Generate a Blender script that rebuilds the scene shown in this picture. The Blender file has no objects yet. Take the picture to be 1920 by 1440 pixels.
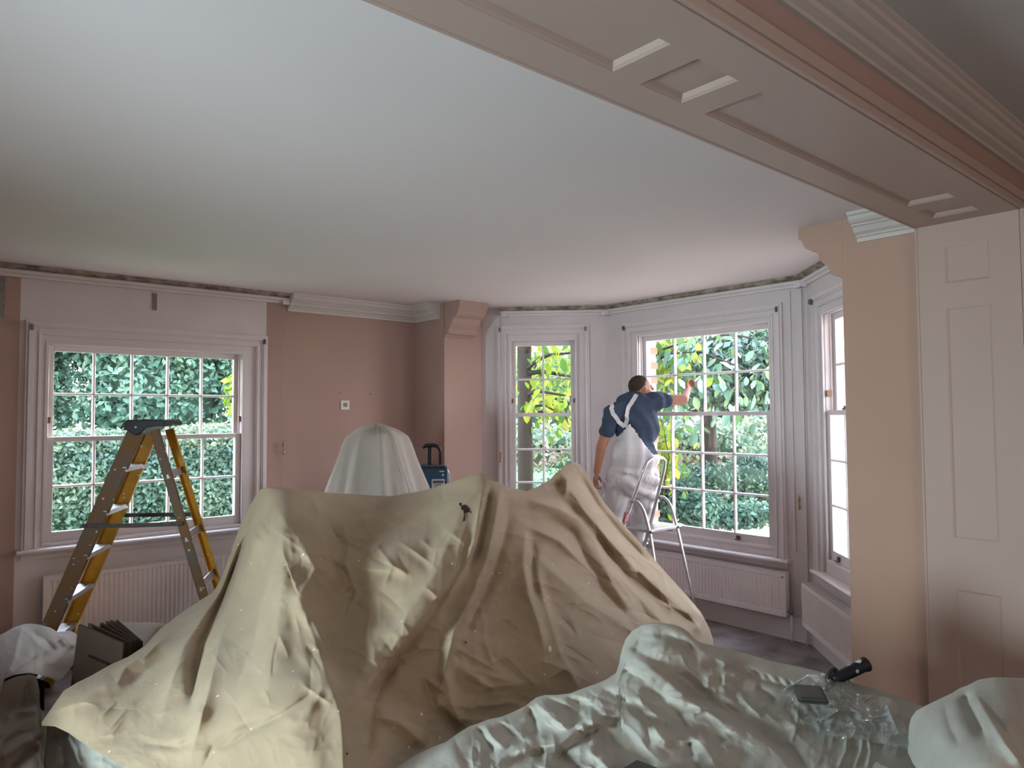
import bpy, bmesh, math, random
import numpy as np
from mathutils import Vector, Matrix
from mathutils.bvhtree import BVHTree

# ------------------------------------------------------------------ camera, world, sun, lights, exposure
scene = bpy.context.scene
FPX, PITCH, YAW, ROLL, EYE = 1361.3, 0.0438, 0.8586, -0.0058, 1.8
_a = Vector((math.cos(YAW), math.sin(YAW), 0)); _r = Vector((math.sin(YAW), -math.cos(YAW), 0)); _k = Vector((0, 0, 1))
_F = _a * math.cos(PITCH) + _k * math.sin(PITCH)
_U = -_a * math.sin(PITCH) + _k * math.cos(PITCH)
_R2 = _r * math.cos(ROLL) + _U * math.sin(ROLL)
_U2 = -_r * math.sin(ROLL) + _U * math.cos(ROLL)
cam_data = bpy.data.cameras.new('camera')
cam_data.sensor_width = 36.0
cam_data.lens = FPX / 1920 * 36
cam_data.clip_start = 0.05
cam = bpy.data.objects.new('camera', cam_data)
scene.collection.objects.link(cam)
m = Matrix((_R2, _U2, -_F)).transposed().to_4x4()
m.translation = Vector((0, 0, EYE))
cam.matrix_world = m
scene.camera = cam

world = bpy.data.worlds.new('sky_world')
scene.world = world
world.use_nodes = True
wn = world.node_tree
bg = wn.nodes['Background']
tcn = wn.nodes.new('ShaderNodeTexCoord'); sep = wn.nodes.new('ShaderNodeSeparateXYZ')
rmp = wn.nodes.new('ShaderNodeValToRGB')
wn.links.new(tcn.outputs['Generated'], sep.inputs[0]); wn.links.new(sep.outputs[2], rmp.inputs[0])
rmp.color_ramp.elements[0].color = (1.0, 0.95, 1.0, 1); rmp.color_ramp.elements[1].color = (0.55, 0.72, 1.0, 1)
wn.links.new(rmp.outputs[0], bg.inputs[0])
bg.inputs['Strength'].default_value = 15.0

def light(name, kind, loc, target, energy, color, size=(1, 1), angle=None, spread=180):
    d = bpy.data.lights.new(name, kind)
    d.energy = energy; d.color = color
    if kind == 'AREA':
        d.shape = 'RECTANGLE'; d.size, d.size_y = size; d.spread = math.radians(spread)
    if angle is not None: d.angle = angle
    o = bpy.data.objects.new(name, d)
    o.location = loc
    o.rotation_euler = (Vector(target) - Vector(loc)).to_track_quat('-Z', 'Y').to_euler()
    scene.collection.objects.link(o)
    return o
# low autumn sun on the bay side of the house
light('sun', 'SUN', (12, 9.5, 8.4), (0, 0.5, 1.0), 11.0, (1.0, 0.93, 0.82), angle=0.012)
# daylight through the west windows, out of frame
light('daylight_west_window', 'AREA', (-2.40, 2.6, 1.28), (2.4, 2.2, 0.75), 66, (0.74, 0.93, 1.0), (0.7, 0.9), spread=96)
light('lawn_glow_west_window', 'AREA', (-2.36, -0.35, 0.9), (-1.2, 0.75, 2.9), 75, (0.66, 0.90, 1.0), (0.9, 0.6), spread=100)
light('warm_fill_south', 'AREA', (0.7, -3.9, 2.2), (2.6, 2.0, 1.6), 72, (1.0, 0.78, 0.68), (1.8, 1.6))  # added warm fill from behind the camera, lifts the room's ambient
scene.view_settings.view_transform = 'Standard'
scene.view_settings.look = 'None'
scene.view_settings.gamma = 1
scene.view_settings.use_curve_mapping = False
scene.view_settings.exposure = 0.0
scene.cycles.max_bounces = 8
scene.cycles.transparent_max_bounces = 16
scene.cycles.use_denoising = True
scene.cycles.sample_clamp_indirect = 4

# ------------------------------------------------------------------ helpers
C = scene.collection
E0 = np.array([0, 0, EYE])
aF, aR, aU = np.array(_F), np.array(_R2), np.array(_U2)
def ray(px, py):
    px = np.asarray(px, float)[..., None]; py = np.asarray(py, float)[..., None]
    return aF + aR * (px - 960) / FPX - aU * (py - 720) / FPX
def at(px, py, D): return E0 + ray(px, py) * np.asarray(D, float)[..., None]
def onx(px, py, X): d = ray(px, py); return E0 + d * (X / d[..., 0])[..., None]
def ony(px, py, Y): d = ray(px, py); return E0 + d * (Y / d[..., 1])[..., None]
def onz(px, py, Z): d = ray(px, py); return E0 + d * ((Z - EYE) / d[..., 2])[..., None]

def tag(o, label=None, cat=None, group=None, kind=None):
    if label: o['label'] = label
    if cat: o['category'] = cat
    if group: o['group'] = group
    if kind: o['kind'] = kind
    return o
def empty(name, loc=(0, 0, 0), rz=0.0, label=None, cat=None, group=None, kind=None):
    o = bpy.data.objects.new(name, None)
    o.empty_display_size = 0.1
    C.objects.link(o); o.location = loc; o.rotation_euler = (0, 0, rz)
    return tag(o, label, cat, group, kind)

def mesh_obj(name, verts, faces, mat, parent=None, smooth=False, fmats=None):
    me = bpy.data.meshes.new(name)
    me.from_pydata([tuple(v) for v in verts], [], [tuple(f) for f in faces])
    for mm in (mat if isinstance(mat, (list, tuple)) else [mat]): me.materials.append(mm)
    if fmats is not None: me.polygons.foreach_set('material_index', fmats)
    if smooth: me.polygons.foreach_set('use_smooth', [True] * len(me.polygons))
    me.update()
    o = bpy.data.objects.new(name, me); C.objects.link(o)
    if parent: o.parent = parent
    return o
def linked(name, me, parent=None, loc=(0, 0, 0), rot=(0, 0, 0), scale=(1, 1, 1)):
    o = bpy.data.objects.new(name, me); C.objects.link(o)
    o.location = loc; o.rotation_euler = rot; o.scale = scale
    if parent: o.parent = parent
    return o
def copy_tree(o, parent=None):
    c = o.copy(); C.objects.link(c); c.parent = parent
    for ch in o.children: copy_tree(ch, c)
    return c

class MB:
    def __init__(s): s.v, s.f, s.m, s.mi = [], [], [], 0
    def add(s, vs, fs):
        b = len(s.v); s.v += [tuple(map(float, v)) for v in vs]
        s.f += [tuple(b + i for i in f) for f in fs]; s.m += [s.mi] * len(fs); return s
    def box(s, x0, x1, y0, y1, z0, z1):
        return s.add([(x0, y0, z0), (x1, y0, z0), (x1, y1, z0), (x0, y1, z0), (x0, y0, z1), (x1, y0, z1), (x1, y1, z1), (x0, y1, z1)],
                     [(0, 3, 2, 1), (4, 5, 6, 7), (0, 1, 5, 4), (1, 2, 6, 5), (2, 3, 7, 6), (3, 0, 4, 7)])
    def bar(s, p, q, w, h, up=(0, 0, 1)):
        p, q = Vector(p), Vector(q); d = (q - p).normalized(); u = Vector(up)
        sx = d.cross(u).normalized(); sy = sx.cross(d).normalized()
        vs = [c + sx * a * w / 2 + sy * b * h / 2 for c in (p, q) for a, b in ((-1, -1), (1, -1), (1, 1), (-1, 1))]
        return s.add(vs, [(3, 2, 1, 0), (4, 5, 6, 7), (0, 1, 5, 4), (1, 2, 6, 5), (2, 3, 7, 6), (3, 0, 4, 7)])
    def prism(s, prof, axis, a, b):  # prof: list of 2D points; axis 'x': (y,z), 'y': (x,z), 'z': (x,y)
        n = len(prof)
        def P(t, q): return (t, q[0], q[1]) if axis == 'x' else ((q[0], t, q[1]) if axis == 'y' else (q[0], q[1], t))
        return s.add([P(a, q) for q in prof] + [P(b, q) for q in prof],
                     [tuple(range(n))[::-1], tuple(range(n, 2 * n))] + [(i, (i + 1) % n, n + (i + 1) % n, n + i) for i in range(n)])
    def tube(s, pts, r, n=8, cap=True):
        pts = [Vector(p) for p in pts]; rs = r if isinstance(r, (list, tuple)) else [r] * len(pts)
        t0 = (pts[1] - pts[0]).normalized(); u = t0.orthogonal().normalized(); vs = []
        for i, p in enumerate(pts):
            t = (pts[min(i + 1, len(pts) - 1)] - pts[max(i - 1, 0)]).normalized()
            u = (u - t * u.dot(t)).normalized(); w = t.cross(u)
            vs += [p + (u * math.cos(2 * math.pi * k / n) + w * math.sin(2 * math.pi * k / n)) * rs[i] for k in range(n)]
        fs = [(i * n + k, i * n + (k + 1) % n, (i + 1) * n + (k + 1) % n, (i + 1) * n + k) for i in range(len(pts) - 1) for k in range(n)]
        if cap: fs += [tuple(range(n))[::-1], tuple(range((len(pts) - 1) * n, len(pts) * n))]
        return s.add(vs, fs)
    def ring(s, x0, x1, z0, z1, w, y0, y1):  # rectangular frame in the xz plane, bars of width w
        s.box(x0, x0 + w, y0, y1, z0, z1); s.box(x1 - w, x1, y0, y1, z0, z1)
        s.box(x0 + w, x1 - w, y0, y1, z1 - w, z1); s.box(x0 + w, x1 - w, y0, y1, z0, z0 + w); return s
    def sphere(s, c, r, seg=10, rings=6):
        rr = r if isinstance(r, (list, tuple)) else (r, r, r); vs = []
        for i in range(rings + 1):
            a = math.pi * i / rings
            for k in range(seg):
                b = 2 * math.pi * k / seg
                vs.append((c[0] + rr[0] * math.sin(a) * math.cos(b), c[1] + rr[1] * math.sin(a) * math.sin(b), c[2] + rr[2] * math.cos(a)))
        return s.add(vs, [(i * seg + k, (i + 1) * seg + k, (i + 1) * seg + (k + 1) % seg, i * seg + (k + 1) % seg) for i in range(rings) for k in range(seg)])
    def build(s, name, mat, parent=None, smooth=False, bevel=0.0):
        o = mesh_obj(name, s.v, s.f, mat, parent, smooth, s.m if isinstance(mat, (list, tuple)) else None)
        if bevel:
            b = o.modifiers.new('bevel', 'BEVEL'); b.width = bevel; b.segments = 2; b.limit_method = 'ANGLE'
        return o

# ------------------------------------------------------------------ materials
def mat(name, col, rough=0.6, metal=0.0, var=0.0, scale=6.0, bump=0.0, bscale=200.0, col2=None, spec=0.3, sheen=0.0, dots=None, stretch=None):
    mt = bpy.data.materials.new(name); mt.use_nodes = True
    nt = mt.node_tree; b = nt.nodes['Principled BSDF']
    b.inputs['Base Color'].default_value = (*col, 1); b.inputs['Roughness'].default_value = rough
    b.inputs['Metallic'].default_value = metal; b.inputs['Specular IOR Level'].default_value = spec
    if sheen: b.inputs['Sheen Weight'].default_value = sheen
    tc = nt.nodes.new('ShaderNodeTexCoord'); out = tc.outputs['Object']
    if stretch:
        mp = nt.nodes.new('ShaderNodeMapping'); mp.inputs['Scale'].default_value = stretch
        nt.links.new(out, mp.inputs[0]); out = mp.outputs[0]
    last = None
    if var or col2:
        no = nt.nodes.new('ShaderNodeTexNoise'); no.inputs['Scale'].default_value = scale; no.inputs['Detail'].default_value = 5
        nt.links.new(out, no.inputs['Vector'])
        rp = nt.nodes.new('ShaderNodeValToRGB'); nt.links.new(no.outputs['Fac'], rp.inputs[0])
        c2 = col2 or tuple(c * (1 - var) for c in col)
        rp.color_ramp.elements[0].position = 0.35; rp.color_ramp.elements[1].position = 0.65
        rp.color_ramp.elements[0].color = (*c2, 1); rp.color_ramp.elements[1].color = (*col, 1)
        last = rp.outputs[0]
    if dots:  # spatter of paint: small spots with a shape of their own
        dcol, dsc, thr = dots
        vo = nt.nodes.new('ShaderNodeTexVoronoi'); vo.inputs['Scale'].default_value = dsc; nt.links.new(tc.outputs['Object'], vo.inputs['Vector'])
        vn = nt.nodes.new('ShaderNodeTexNoise'); vn.inputs['Scale'].default_value = dsc * 0.3; nt.links.new(tc.outputs['Object'], vn.inputs['Vector'])
        ad = nt.nodes.new('ShaderNodeMath'); ad.operation = 'MULTIPLY_ADD'; ad.inputs[1].default_value = -1.0
        # distance < thr*(random per cell) 
        sx = nt.nodes.new('ShaderNodeSeparateXYZ'); nt.links.new(vo.outputs['Color'], sx.inputs[0])
        pw = nt.nodes.new('ShaderNodeMath'); pw.operation = 'POWER'; pw.inputs[1].default_value = 6.0; nt.links.new(sx.outputs[0], pw.inputs[0])
        mu = nt.nodes.new('ShaderNodeMath'); mu.operation = 'MULTIPLY'; mu.inputs[1].default_value = thr; nt.links.new(pw.outputs[0], mu.inputs[0])
        lt = nt.nodes.new('ShaderNodeMath'); lt.operation = 'LESS_THAN'; nt.links.new(vo.outputs['Distance'], lt.inputs[0]); nt.links.new(mu.outputs[0], lt.inputs[1])
        mx = nt.nodes.new('ShaderNodeMix'); mx.data_type = 'RGBA'
        nt.links.new(lt.outputs[0], mx.inputs['Factor']); mx.inputs['B'].default_value = (*dcol, 1)
        if last: nt.links.new(last, mx.inputs['A'])
        else: mx.inputs['A'].default_value = (*col, 1)
        last = mx.outputs['Result']
    if last: nt.links.new(last, b.inputs['Base Color'])
    if bump:
        n2 = nt.nodes.new('ShaderNodeTexNoise'); n2.inputs['Scale'].default_value = bscale; n2.inputs['Detail'].default_value = 4
        nt.links.new(out, n2.inputs['Vector'])
        bp = nt.nodes.new('ShaderNodeBump'); bp.inputs['Strength'].default_value = bump; bp.inputs['Distance'].default_value = 0.01
        nt.links.new(n2.outputs['Fac'], bp.inputs['Height']); nt.links.new(bp.outputs[0], b.inputs['Normal'])
    return mt

def glass_mat(name, refl=0.06, tint=(0.97, 1.0, 0.99), rough=0.02, bump=0.0, haze=0.0, bscale=30, fk=0.5):
    mt = bpy.data.materials.new(name); mt.use_nodes = True; nt = mt.node_tree
    nt.nodes.remove(nt.nodes['Principled BSDF']); out = nt.nodes['Material Output']
    tr = nt.nodes.new('ShaderNodeBsdfTransparent'); tr.inputs[0].default_value = (*tint, 1)
    gl = nt.nodes.new('ShaderNodeBsdfGlossy'); gl.inputs['Roughness'].default_value = rough
    fr = nt.nodes.new('ShaderNodeLayerWeight'); fr.inputs[0].default_value = 0.25
    ma = nt.nodes.new('ShaderNodeMath'); ma.operation = 'MULTIPLY_ADD'; ma.inputs[1].default_value = fk; ma.inputs[2].default_value = refl
    nt.links.new(fr.outputs['Fresnel'], ma.inputs[0])
    mx = nt.nodes.new('ShaderNodeMixShader'); nt.links.new(ma.outputs[0], mx.inputs[0])
    nt.links.new(tr.outputs[0], mx.inputs[1]); nt.links.new(gl.outputs[0], mx.inputs[2])
    res = mx
    if haze:
        df = nt.nodes.new('ShaderNodeBsdfDiffuse'); df.inputs[0].default_value = (0.8, 0.84, 0.84, 1)
        tc = nt.nodes.new('ShaderNodeTexCoord'); no = nt.nodes.new('ShaderNodeTexNoise'); no.inputs['Scale'].default_value = 3.0; no.inputs['Detail'].default_value = 4
        nt.links.new(tc.outputs['Object'], no.inputs['Vector'])
        mp = nt.nodes.new('ShaderNodeMath'); mp.operation = 'MULTIPLY'; mp.inputs[1].default_value = haze; nt.links.new(no.outputs['Fac'], mp.inputs[0])
        m2 = nt.nodes.new('ShaderNodeMixShader'); nt.links.new(mp.outputs[0], m2.inputs[0])
        nt.links.new(mx.outputs[0], m2.inputs[1]); nt.links.new(df.outputs[0], m2.inputs[2]); res = m2
    if bump:
        tc = nt.nodes.new('ShaderNodeTexCoord'); no = nt.nodes.new('ShaderNodeTexNoise'); no.inputs['Scale'].default_value = bscale; no.inputs['Detail'].default_value = 3
        nt.links.new(tc.outputs['Object'], no.inputs['Vector']); bp = nt.nodes.new('ShaderNodeBump'); bp.inputs['Strength'].default_value = bump
        bp.inputs['Distance'].default_value = 0.02; nt.links.new(no.outputs['Fac'], bp.inputs['Height']); nt.links.new(bp.outputs[0], gl.inputs['Normal'])
    nt.links.new(res.outputs[0], out.inputs['Surface'])
    return mt

def leaf_mat(name, cols, trans=0.35, rough=0.45, spec=0.4):
    mt = bpy.data.materials.new(name); mt.use_nodes = True; nt = mt.node_tree
    b = nt.nodes['Principled BSDF']; out = nt.nodes['Material Output']
    at_ = nt.nodes.new('ShaderNodeAttribute'); at_.attribute_name = 'rnd'
    rp = nt.nodes.new('ShaderNodeValToRGB'); nt.links.new(at_.outputs['Fac'], rp.inputs[0])
    el = rp.color_ramp.elements
    while len(el) < len(cols): el.new(0.5)
    for i, c in enumerate(cols): el[i].position = i / (len(cols) - 1); el[i].color = (*c, 1)
    nt.links.new(rp.outputs[0], b.inputs['Base Color']); b.inputs['Roughness'].default_value = rough
    b.inputs['Specular IOR Level'].default_value = spec
    tl = nt.nodes.new('ShaderNodeBsdfTranslucent'); nt.links.new(rp.outputs[0], tl.inputs[0])
    mx = nt.nodes.new('ShaderNodeMixShader'); mx.inputs[0].default_value = trans
    nt.links.new(b.outputs[0], mx.inputs[1]); nt.links.new(tl.outputs[0], mx.inputs[2]); nt.links.new(mx.outputs[0], out.inputs['Surface'])
    return mt

PINK = mat('pink_plaster', (0.42, 0.28, 0.235), 0.8, var=0.06, scale=1.5, bump=0.03, bscale=60)
PINK_B = mat('warm_beige_plaster', (0.475, 0.31, 0.24), 0.8, var=0.05, scale=1.5, bump=0.02, bscale=60)
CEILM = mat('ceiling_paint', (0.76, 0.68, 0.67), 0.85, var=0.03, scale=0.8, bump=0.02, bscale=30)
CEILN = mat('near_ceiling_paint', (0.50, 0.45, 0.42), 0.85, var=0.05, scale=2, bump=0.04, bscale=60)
WHITE = mat('window_white_paint', (0.72, 0.65, 0.65), 0.45, var=0.04, scale=4)
BAYW = mat('primed_wall_white', (0.70, 0.62, 0.62), 0.7, var=0.07, scale=2.5, bump=0.03, bscale=40)
BEIGE = mat('beige_panel_paint', (0.47, 0.35, 0.295), 0.5, var=0.03, scale=2)
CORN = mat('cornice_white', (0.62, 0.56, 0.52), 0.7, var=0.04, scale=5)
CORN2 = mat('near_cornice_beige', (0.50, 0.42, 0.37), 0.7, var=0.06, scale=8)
DIRT = mat('bare_plaster_strip', (0.42, 0.36, 0.29), 0.9, col2=(0.15, 0.12, 0.09), scale=14, bump=0.4, bscale=60)
METAL = mat('aluminium', (0.72, 0.73, 0.75), 0.32, 1.0, var=0.08, scale=20)
GREYMET = mat('grey_zinc', (0.25, 0.24, 0.23), 0.5, 0.8, var=0.3, scale=60)
BRASS = mat('brass', (0.55, 0.40, 0.18), 0.3, 1.0)
BRONZE = mat('dark_bronze', (0.16, 0.11, 0.07), 0.45, 0.7)
RAD = mat('radiator_enamel', (0.86, 0.77, 0.77), 0.4, var=0.03, scale=3)
FLOORM = mat('worn_floor', (0.26, 0.22, 0.215), 0.26, col2=(0.10, 0.078, 0.075), scale=3.5, bump=0.2, bscale=25, spec=0.5, dots=((0.4, 0.36, 0.34), 60, 0.35))
BROWN = mat('brown_dust_sheet', (0.41, 0.312, 0.205), 0.85, var=0.12, scale=5, bump=0.10, bscale=500, sheen=0.15, dots=((0.75, 0.70, 0.6), 26, 0.16))
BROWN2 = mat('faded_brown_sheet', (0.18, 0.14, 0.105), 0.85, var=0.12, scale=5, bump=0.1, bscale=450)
GREEN = mat('sage_linen_sheet', (0.50, 0.49, 0.43), 0.9, var=0.14, scale=9, bump=0.25, bscale=420, sheen=0.1)
WHITES = mat('white_dust_sheet', (0.66, 0.62, 0.60), 0.85, var=0.08, scale=5, bump=0.1, bscale=300)
PALE = mat('pale_sheet', (0.48, 0.40, 0.36), 0.9, var=0.05, scale=5)
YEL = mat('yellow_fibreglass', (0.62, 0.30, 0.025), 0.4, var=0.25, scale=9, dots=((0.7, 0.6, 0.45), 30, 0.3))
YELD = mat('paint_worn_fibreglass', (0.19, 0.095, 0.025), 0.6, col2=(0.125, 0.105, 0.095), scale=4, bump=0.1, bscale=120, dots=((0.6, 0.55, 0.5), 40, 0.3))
BLACKP = mat('black_plastic', (0.014, 0.014, 0.018), 0.5, dots=((0.5, 0.5, 0.5), 34, 0.42))
BLACKC = mat('clean_black_plastic', (0.02, 0.02, 0.022), 0.4)
GREYBAR = mat('spreader_steel', (0.10, 0.085, 0.075), 0.7, 0.1, var=0.3, scale=30)
CARD = mat('cardboard', (0.095, 0.062, 0.046), 0.9, var=0.12, scale=10)
CARDD = mat('cardboard_edge', (0.06, 0.04, 0.03), 0.9)
INK = mat('dark_print', (0.04, 0.025, 0.02), 0.9)
NAVY = mat('navy_case', (0.02, 0.065, 0.12), 0.5)
LGREY = mat('light_grey_plastic', (0.5, 0.53, 0.57), 0.5)
SKIN = mat('skin', (0.42, 0.19, 0.12), 0.55, var=0.12, scale=20)
HAIR = mat('short_dark_hair', (0.045, 0.025, 0.018), 0.8, bump=0.5, bscale=300)
SHIRT = mat('blue_tshirt_cotton', (0.045, 0.064, 0.105), 0.9, var=0.15, scale=12, bump=0.05, bscale=300)
OVER = mat('white_overall_cotton', (0.68, 0.64, 0.66), 0.85, var=0.06, scale=10, bump=0.06, bscale=200)
SHOE = mat('grey_trainer', (0.12, 0.13, 0.15), 0.7, var=0.3, scale=30)
GLASS = glass_mat('window_glass', 0.0, haze=0.06, fk=0.25)
PLASTIC = glass_mat('clear_polythene', 0.16, (0.92, 0.93, 0.92), 0.07, haze=0.36)
WOOD = mat('dark_wood_leg', (0.03, 0.02, 0.018), 0.5)
ORANGEW = mat('orange_wood', (0.40, 0.16, 0.07), 0.5, var=0.2, scale=8)
GRASS = mat('lawn_grass', (0.09, 0.17, 0.055), 0.9, col2=(0.05, 0.11, 0.035), scale=3, bump=0.6, bscale=60)
GRAVEL = mat('sandy_gravel', (0.50, 0.42, 0.32), 0.95, col2=(0.33, 0.27, 0.2), scale=4, bump=0.5, bscale=90)
BARK = mat('bark', (0.04, 0.032, 0.025), 0.95, col2=(0.03, 0.026, 0.02), scale=9, bump=0.8, bscale=30, stretch=(1, 1, 0.25))
BRICKM = mat('red_brick', (0.36, 0.14, 0.09), 0.9, col2=(0.26, 0.11, 0.08), scale=20)
MORTAR = mat('mortar', (0.50, 0.46, 0.42), 0.95, var=0.1, scale=40)
RENDER = mat('garden_wall_render', (0.62, 0.62, 0.62), 0.9, var=0.1, scale=3)
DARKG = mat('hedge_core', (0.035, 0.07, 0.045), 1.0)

# ------------------------------------------------------------------ dimensions
H = 2.905; HN = 3.045; ZS = 2.77
YB1, YB2 = 1.459, 1.009; XJ, XE, YW, XC = 4.07, 4.11, 6.267, 5.54
YNR, YNL = 1.876, 5.766          # ends of the two wall nibs either side of the bay
NT = 0.46                        # nib thickness
XL = -0.98                       # left jamb of the opening (out of frame)
S2 = math.sqrt(0.5)

def wall(name, origin, rz, L, z0, z1, holes, mats, T=0.30, zones=(), ext=(0, 0), back=None):
    """wall in a local frame: x along the wall, y outwards, pieces around the holes; zones (x0,x1) use material 1"""
    xs = sorted({-ext[0], L + ext[1], *[h[0] for h in holes], *[h[1] for h in holes], *[z for q in zones for z in q]})
    mb = MB()
    for a, b in zip(xs, xs[1:]):
        mid = (a + b) / 2; mb.mi = 1 if any(q[0] < mid < q[1] for q in zones) else 0
        hs = sorted([(h[2], h[3]) for h in holes if h[0] < mid < h[1]]); z = z0
        for h in hs:
            if h[0] > z: mb.box(a, b, 0, T, z, h[0])
            z = h[1]
        if z < z1: mb.box(a, b, 0, T, z, z1)
    o = mb.build(name, mats)
    o.location = origin; o.rotation_euler = (0, 0, rz); o['kind'] = 'structure'
    return o
def struct(name, mb, mt, parent=None, **k):
    o = mb.build(name, mt, parent, **k)
    if not parent: o['kind'] = 'structure'
    return o

# floor, ceilings
struct('floor', MB().box(-4.3, 6.0, -4.3, 6.6, -0.12, 0), FLOORM)
struct('ceiling_main', MB().box(-4.3, 5.9, YB2 + .05, 6.6, H, H + 0.35), CEILM)
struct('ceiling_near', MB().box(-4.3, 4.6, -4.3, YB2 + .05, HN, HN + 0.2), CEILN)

# window wall (far left wall)
W1 = dict(x0=0.755, x1=2.543, z0=0.86, z1=2.515)
wall('wall_left', (-2.5, YW, 0), 0, XE + NT + 2.5, 0, H + 0.01, [(0.85 + 2.5, 2.45 + 2.5, 0.88, 2.42)], [PINK, BAYW], T=0.34, zones=[(0.722 + 2.5, 2.54 + 2.5)])
# left nib (stub of the old end wall) and right nib, each with its corbel
struct('wall_left_nib', MB().box(XE, XE + NT, YNL, YW + 0.02, 0, H), PINK)
struct('wall_right_nib', MB().box(XE, XE + NT, YB1 - 0.01, YNR, 0, H), PINK_B)
prof_px = [(1497, 433), (1497, 449), (1504, 452), (1506, 460), (1512, 467), (1522, 471), (1532, 472), (1535, 480), (1538, 488), (1546, 496), (1553, 501), (1556, 508), (1558, 515), (1572, 517), (1576, 521)]
prof = [tuple(onx(a, b, XE)[1:]) for a, b in prof_px]
prof = [(2.13, H)] + prof[1:] + [(YNR - 0.005, prof[-1][1] - 0.01), (YNR - 0.005, H)]
struct('trim_right_corbel', MB().prism(prof, 'x', XE - 0.001, XE + NT - 0.02), PINK_B)
prof_l = [(YNL - (y - YNR), z) for y, z in prof]
struct('trim_left_corbel', MB().prism(prof_l, 'x', XE - 0.0, XE + NT - 0.12).box(XE - 0.006, XE + NT - 0.1, YNL - 0.03, YNL + 0.0, 2.585, 2.60), PINK)
# bay walls
bl = (XE + 0.43, 5.92)  # start of left cant
CL = (XC, 4.92); CR = (XC, 2.82)
Lc = math.hypot(XC - bl[0], bl[1] - CL[1])
def c45(p, d):  # point at distance d back from corner along the cant
    return (p[0] - d * S2, p[1] + d * S2)
o2 = c45(CL, 1.35)
wall('wall_bay_left', (o2[0], o2[1], 0), -math.pi / 4, 1.35, 0, H, [(1.35 - 1.06, 1.35 - 0.27, 0.72, 2.62)], [BAYW], ext=(0.0, 0.1))
wall('wall_bay_centre', (CL[0], CL[1], 0), -math.pi / 2, CL[1] - CR[1], 0, H, [(0.29, 1.81, 0.72, 2.62)], [BAYW], ext=(0.1, 0.1))
wall('wall_bay_right', (CR[0], CR[1], 0), -3 * math.pi / 4, 1.35, 0, H, [(0.27, 1.06, 0.72, 2.62)], [BAYW], ext=(0.1, 0.0))
# outer closing walls, out of frame
struct('wall_far_west', MB().box(-2.8, -2.45, YB1, YW + 0.3, 0, H), PINK)
struct('wall_near_west', MB().box(-2.8, -2.45, -4.3, YB1, 0, HN + .1), PINK)
struct('wall_near_south', MB().box(-4.3, 4.4, -4.3, -4.0, 0, HN + .1), PINK)
struct('wall_near_east', MB().box(XJ + 0.14, XJ + 0.5, -4.3, YB2 - 0.02, 0, HN + .1), PINK)
# dividing wall: band over the opening, left part out of frame, right jamb backing
struct('wall_opening_head', MB().box(-4.3, XJ + 0.5, YB2, YB1 - 0.002, ZS + 0.055, HN + 0.01).box(-4.3, XL - 0.01, YB2, YB1, 0, ZS + 0.055)
       .box(XJ + 0.04, XJ + 0.5, YB2, YB1, 0, ZS + 0.055), PINK)

# panelled soffit and jamb lining of the opening: boards with recessed panels and ovolo beads
def panel_lining(name, length, width, panels, t, matr, w=0.018, d=0.019):
    """local: x along, y across, face at z=0 looking +z(out); returns root with children board, panel, bead"""
    root = empty(name, kind='structure')
    y0, y1 = (width - 0.20) / 2, (width + 0.20) / 2
    mb = MB(); mb.box(0, length, 0, y0, -t, 0); mb.box(0, length, y1, width, -t, 0)
    x = 0
    for a, b in panels:
        mb.box(x, a, y0, y1, -t, 0); x = b
    if x < length: mb.box(x, length, y0, y1, -t, 0)
    mb.build('board', matr, root)
    for a, b in panels:
        MB().box(a, b, y0, y1, -t - 0.01, -d).build('panel', matr, root)
        bead = MB()
        P = [(a, y0), (b, y0), (b, y1), (a, y1)]; Q = [(a + w, y0 + w), (b - w, y0 + w), (b - w, y1 - w), (a + w, y1 - w)]
        R = [(a + w * .45, y0 + w * .45), (b - w * .45, y0 + w * .45), (b - w * .45, y1 - w * .45), (a + w * .45, y1 - w * .45)]
        vs = [(p[0], p[1], -0.001) for p in P] + [(p[0], p[1], -0.35 * d) for p in R] + [(p[0], p[1], -d) for p in Q]
        fs = [(i, (i + 1) % 4, 4 + (i + 1) % 4, 4 + i) for i in range(4)] + [(4 + i, 4 + (i + 1) % 4, 8 + (i + 1) % 4, 8 + i) for i in range(4)]
        bead.add(vs, fs).build('bead', matr, root)
    return root
WJ = YB1 - YB2
# soffit faces down: local x=+X, local y=-Y... use rotation about x by 180
sof = panel_lining('trim_soffit', XJ - XL, WJ, [(p - XL, q - XL) for p, q in ((-0.82, -0.50), (-0.33, 1.534), (1.655, 1.855), (1.978, 3.608), (3.73, 3.925))], 0.05, BEIGE)
sof.location = (XL, YB1, ZS); sof.rotation_euler = (math.pi, 0, 0)
# jamb faces -X: local x -> up (z), local y -> Y
jam = panel_lining('trim_jamb', ZS, WJ, [(0.25, 0.925), (1.173, 2.335), (2.457, 2.652)], 0.035, BEIGE, 0.012, 0.006)
jam.matrix_world = Matrix(((0, 0, -1, XJ), (0, 1, 0, YB2), (1, 0, 0, 0), (0, 0, 0, 1)))
# edge beads of the lining, far side and near side
struct('trim_opening_bead', MB().box(XL, XJ + 0.03, YB1, YB1 + 0.014, ZS - 0.004, ZS + 0.03).box(XJ - 0.004, XJ + 0.03, YB1, YB1 + 0.014, 0, ZS), BEIGE, bevel=0.004)
arch = MB()
for a, b, y in ((0.004, 0.035, YB2 - 0.02), (0.035, 0.075, YB2 - 0.028), (0.075, 0.09, YB2 - 0.015)):
    arch.box(XL, XJ + b, y, YB2, ZS + a, ZS + b); arch.box(XJ + a, XJ + b, y, YB2, 0, ZS + a)
struct('trim_opening_architrave', arch, BEIGE, bevel=0.003)

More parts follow.
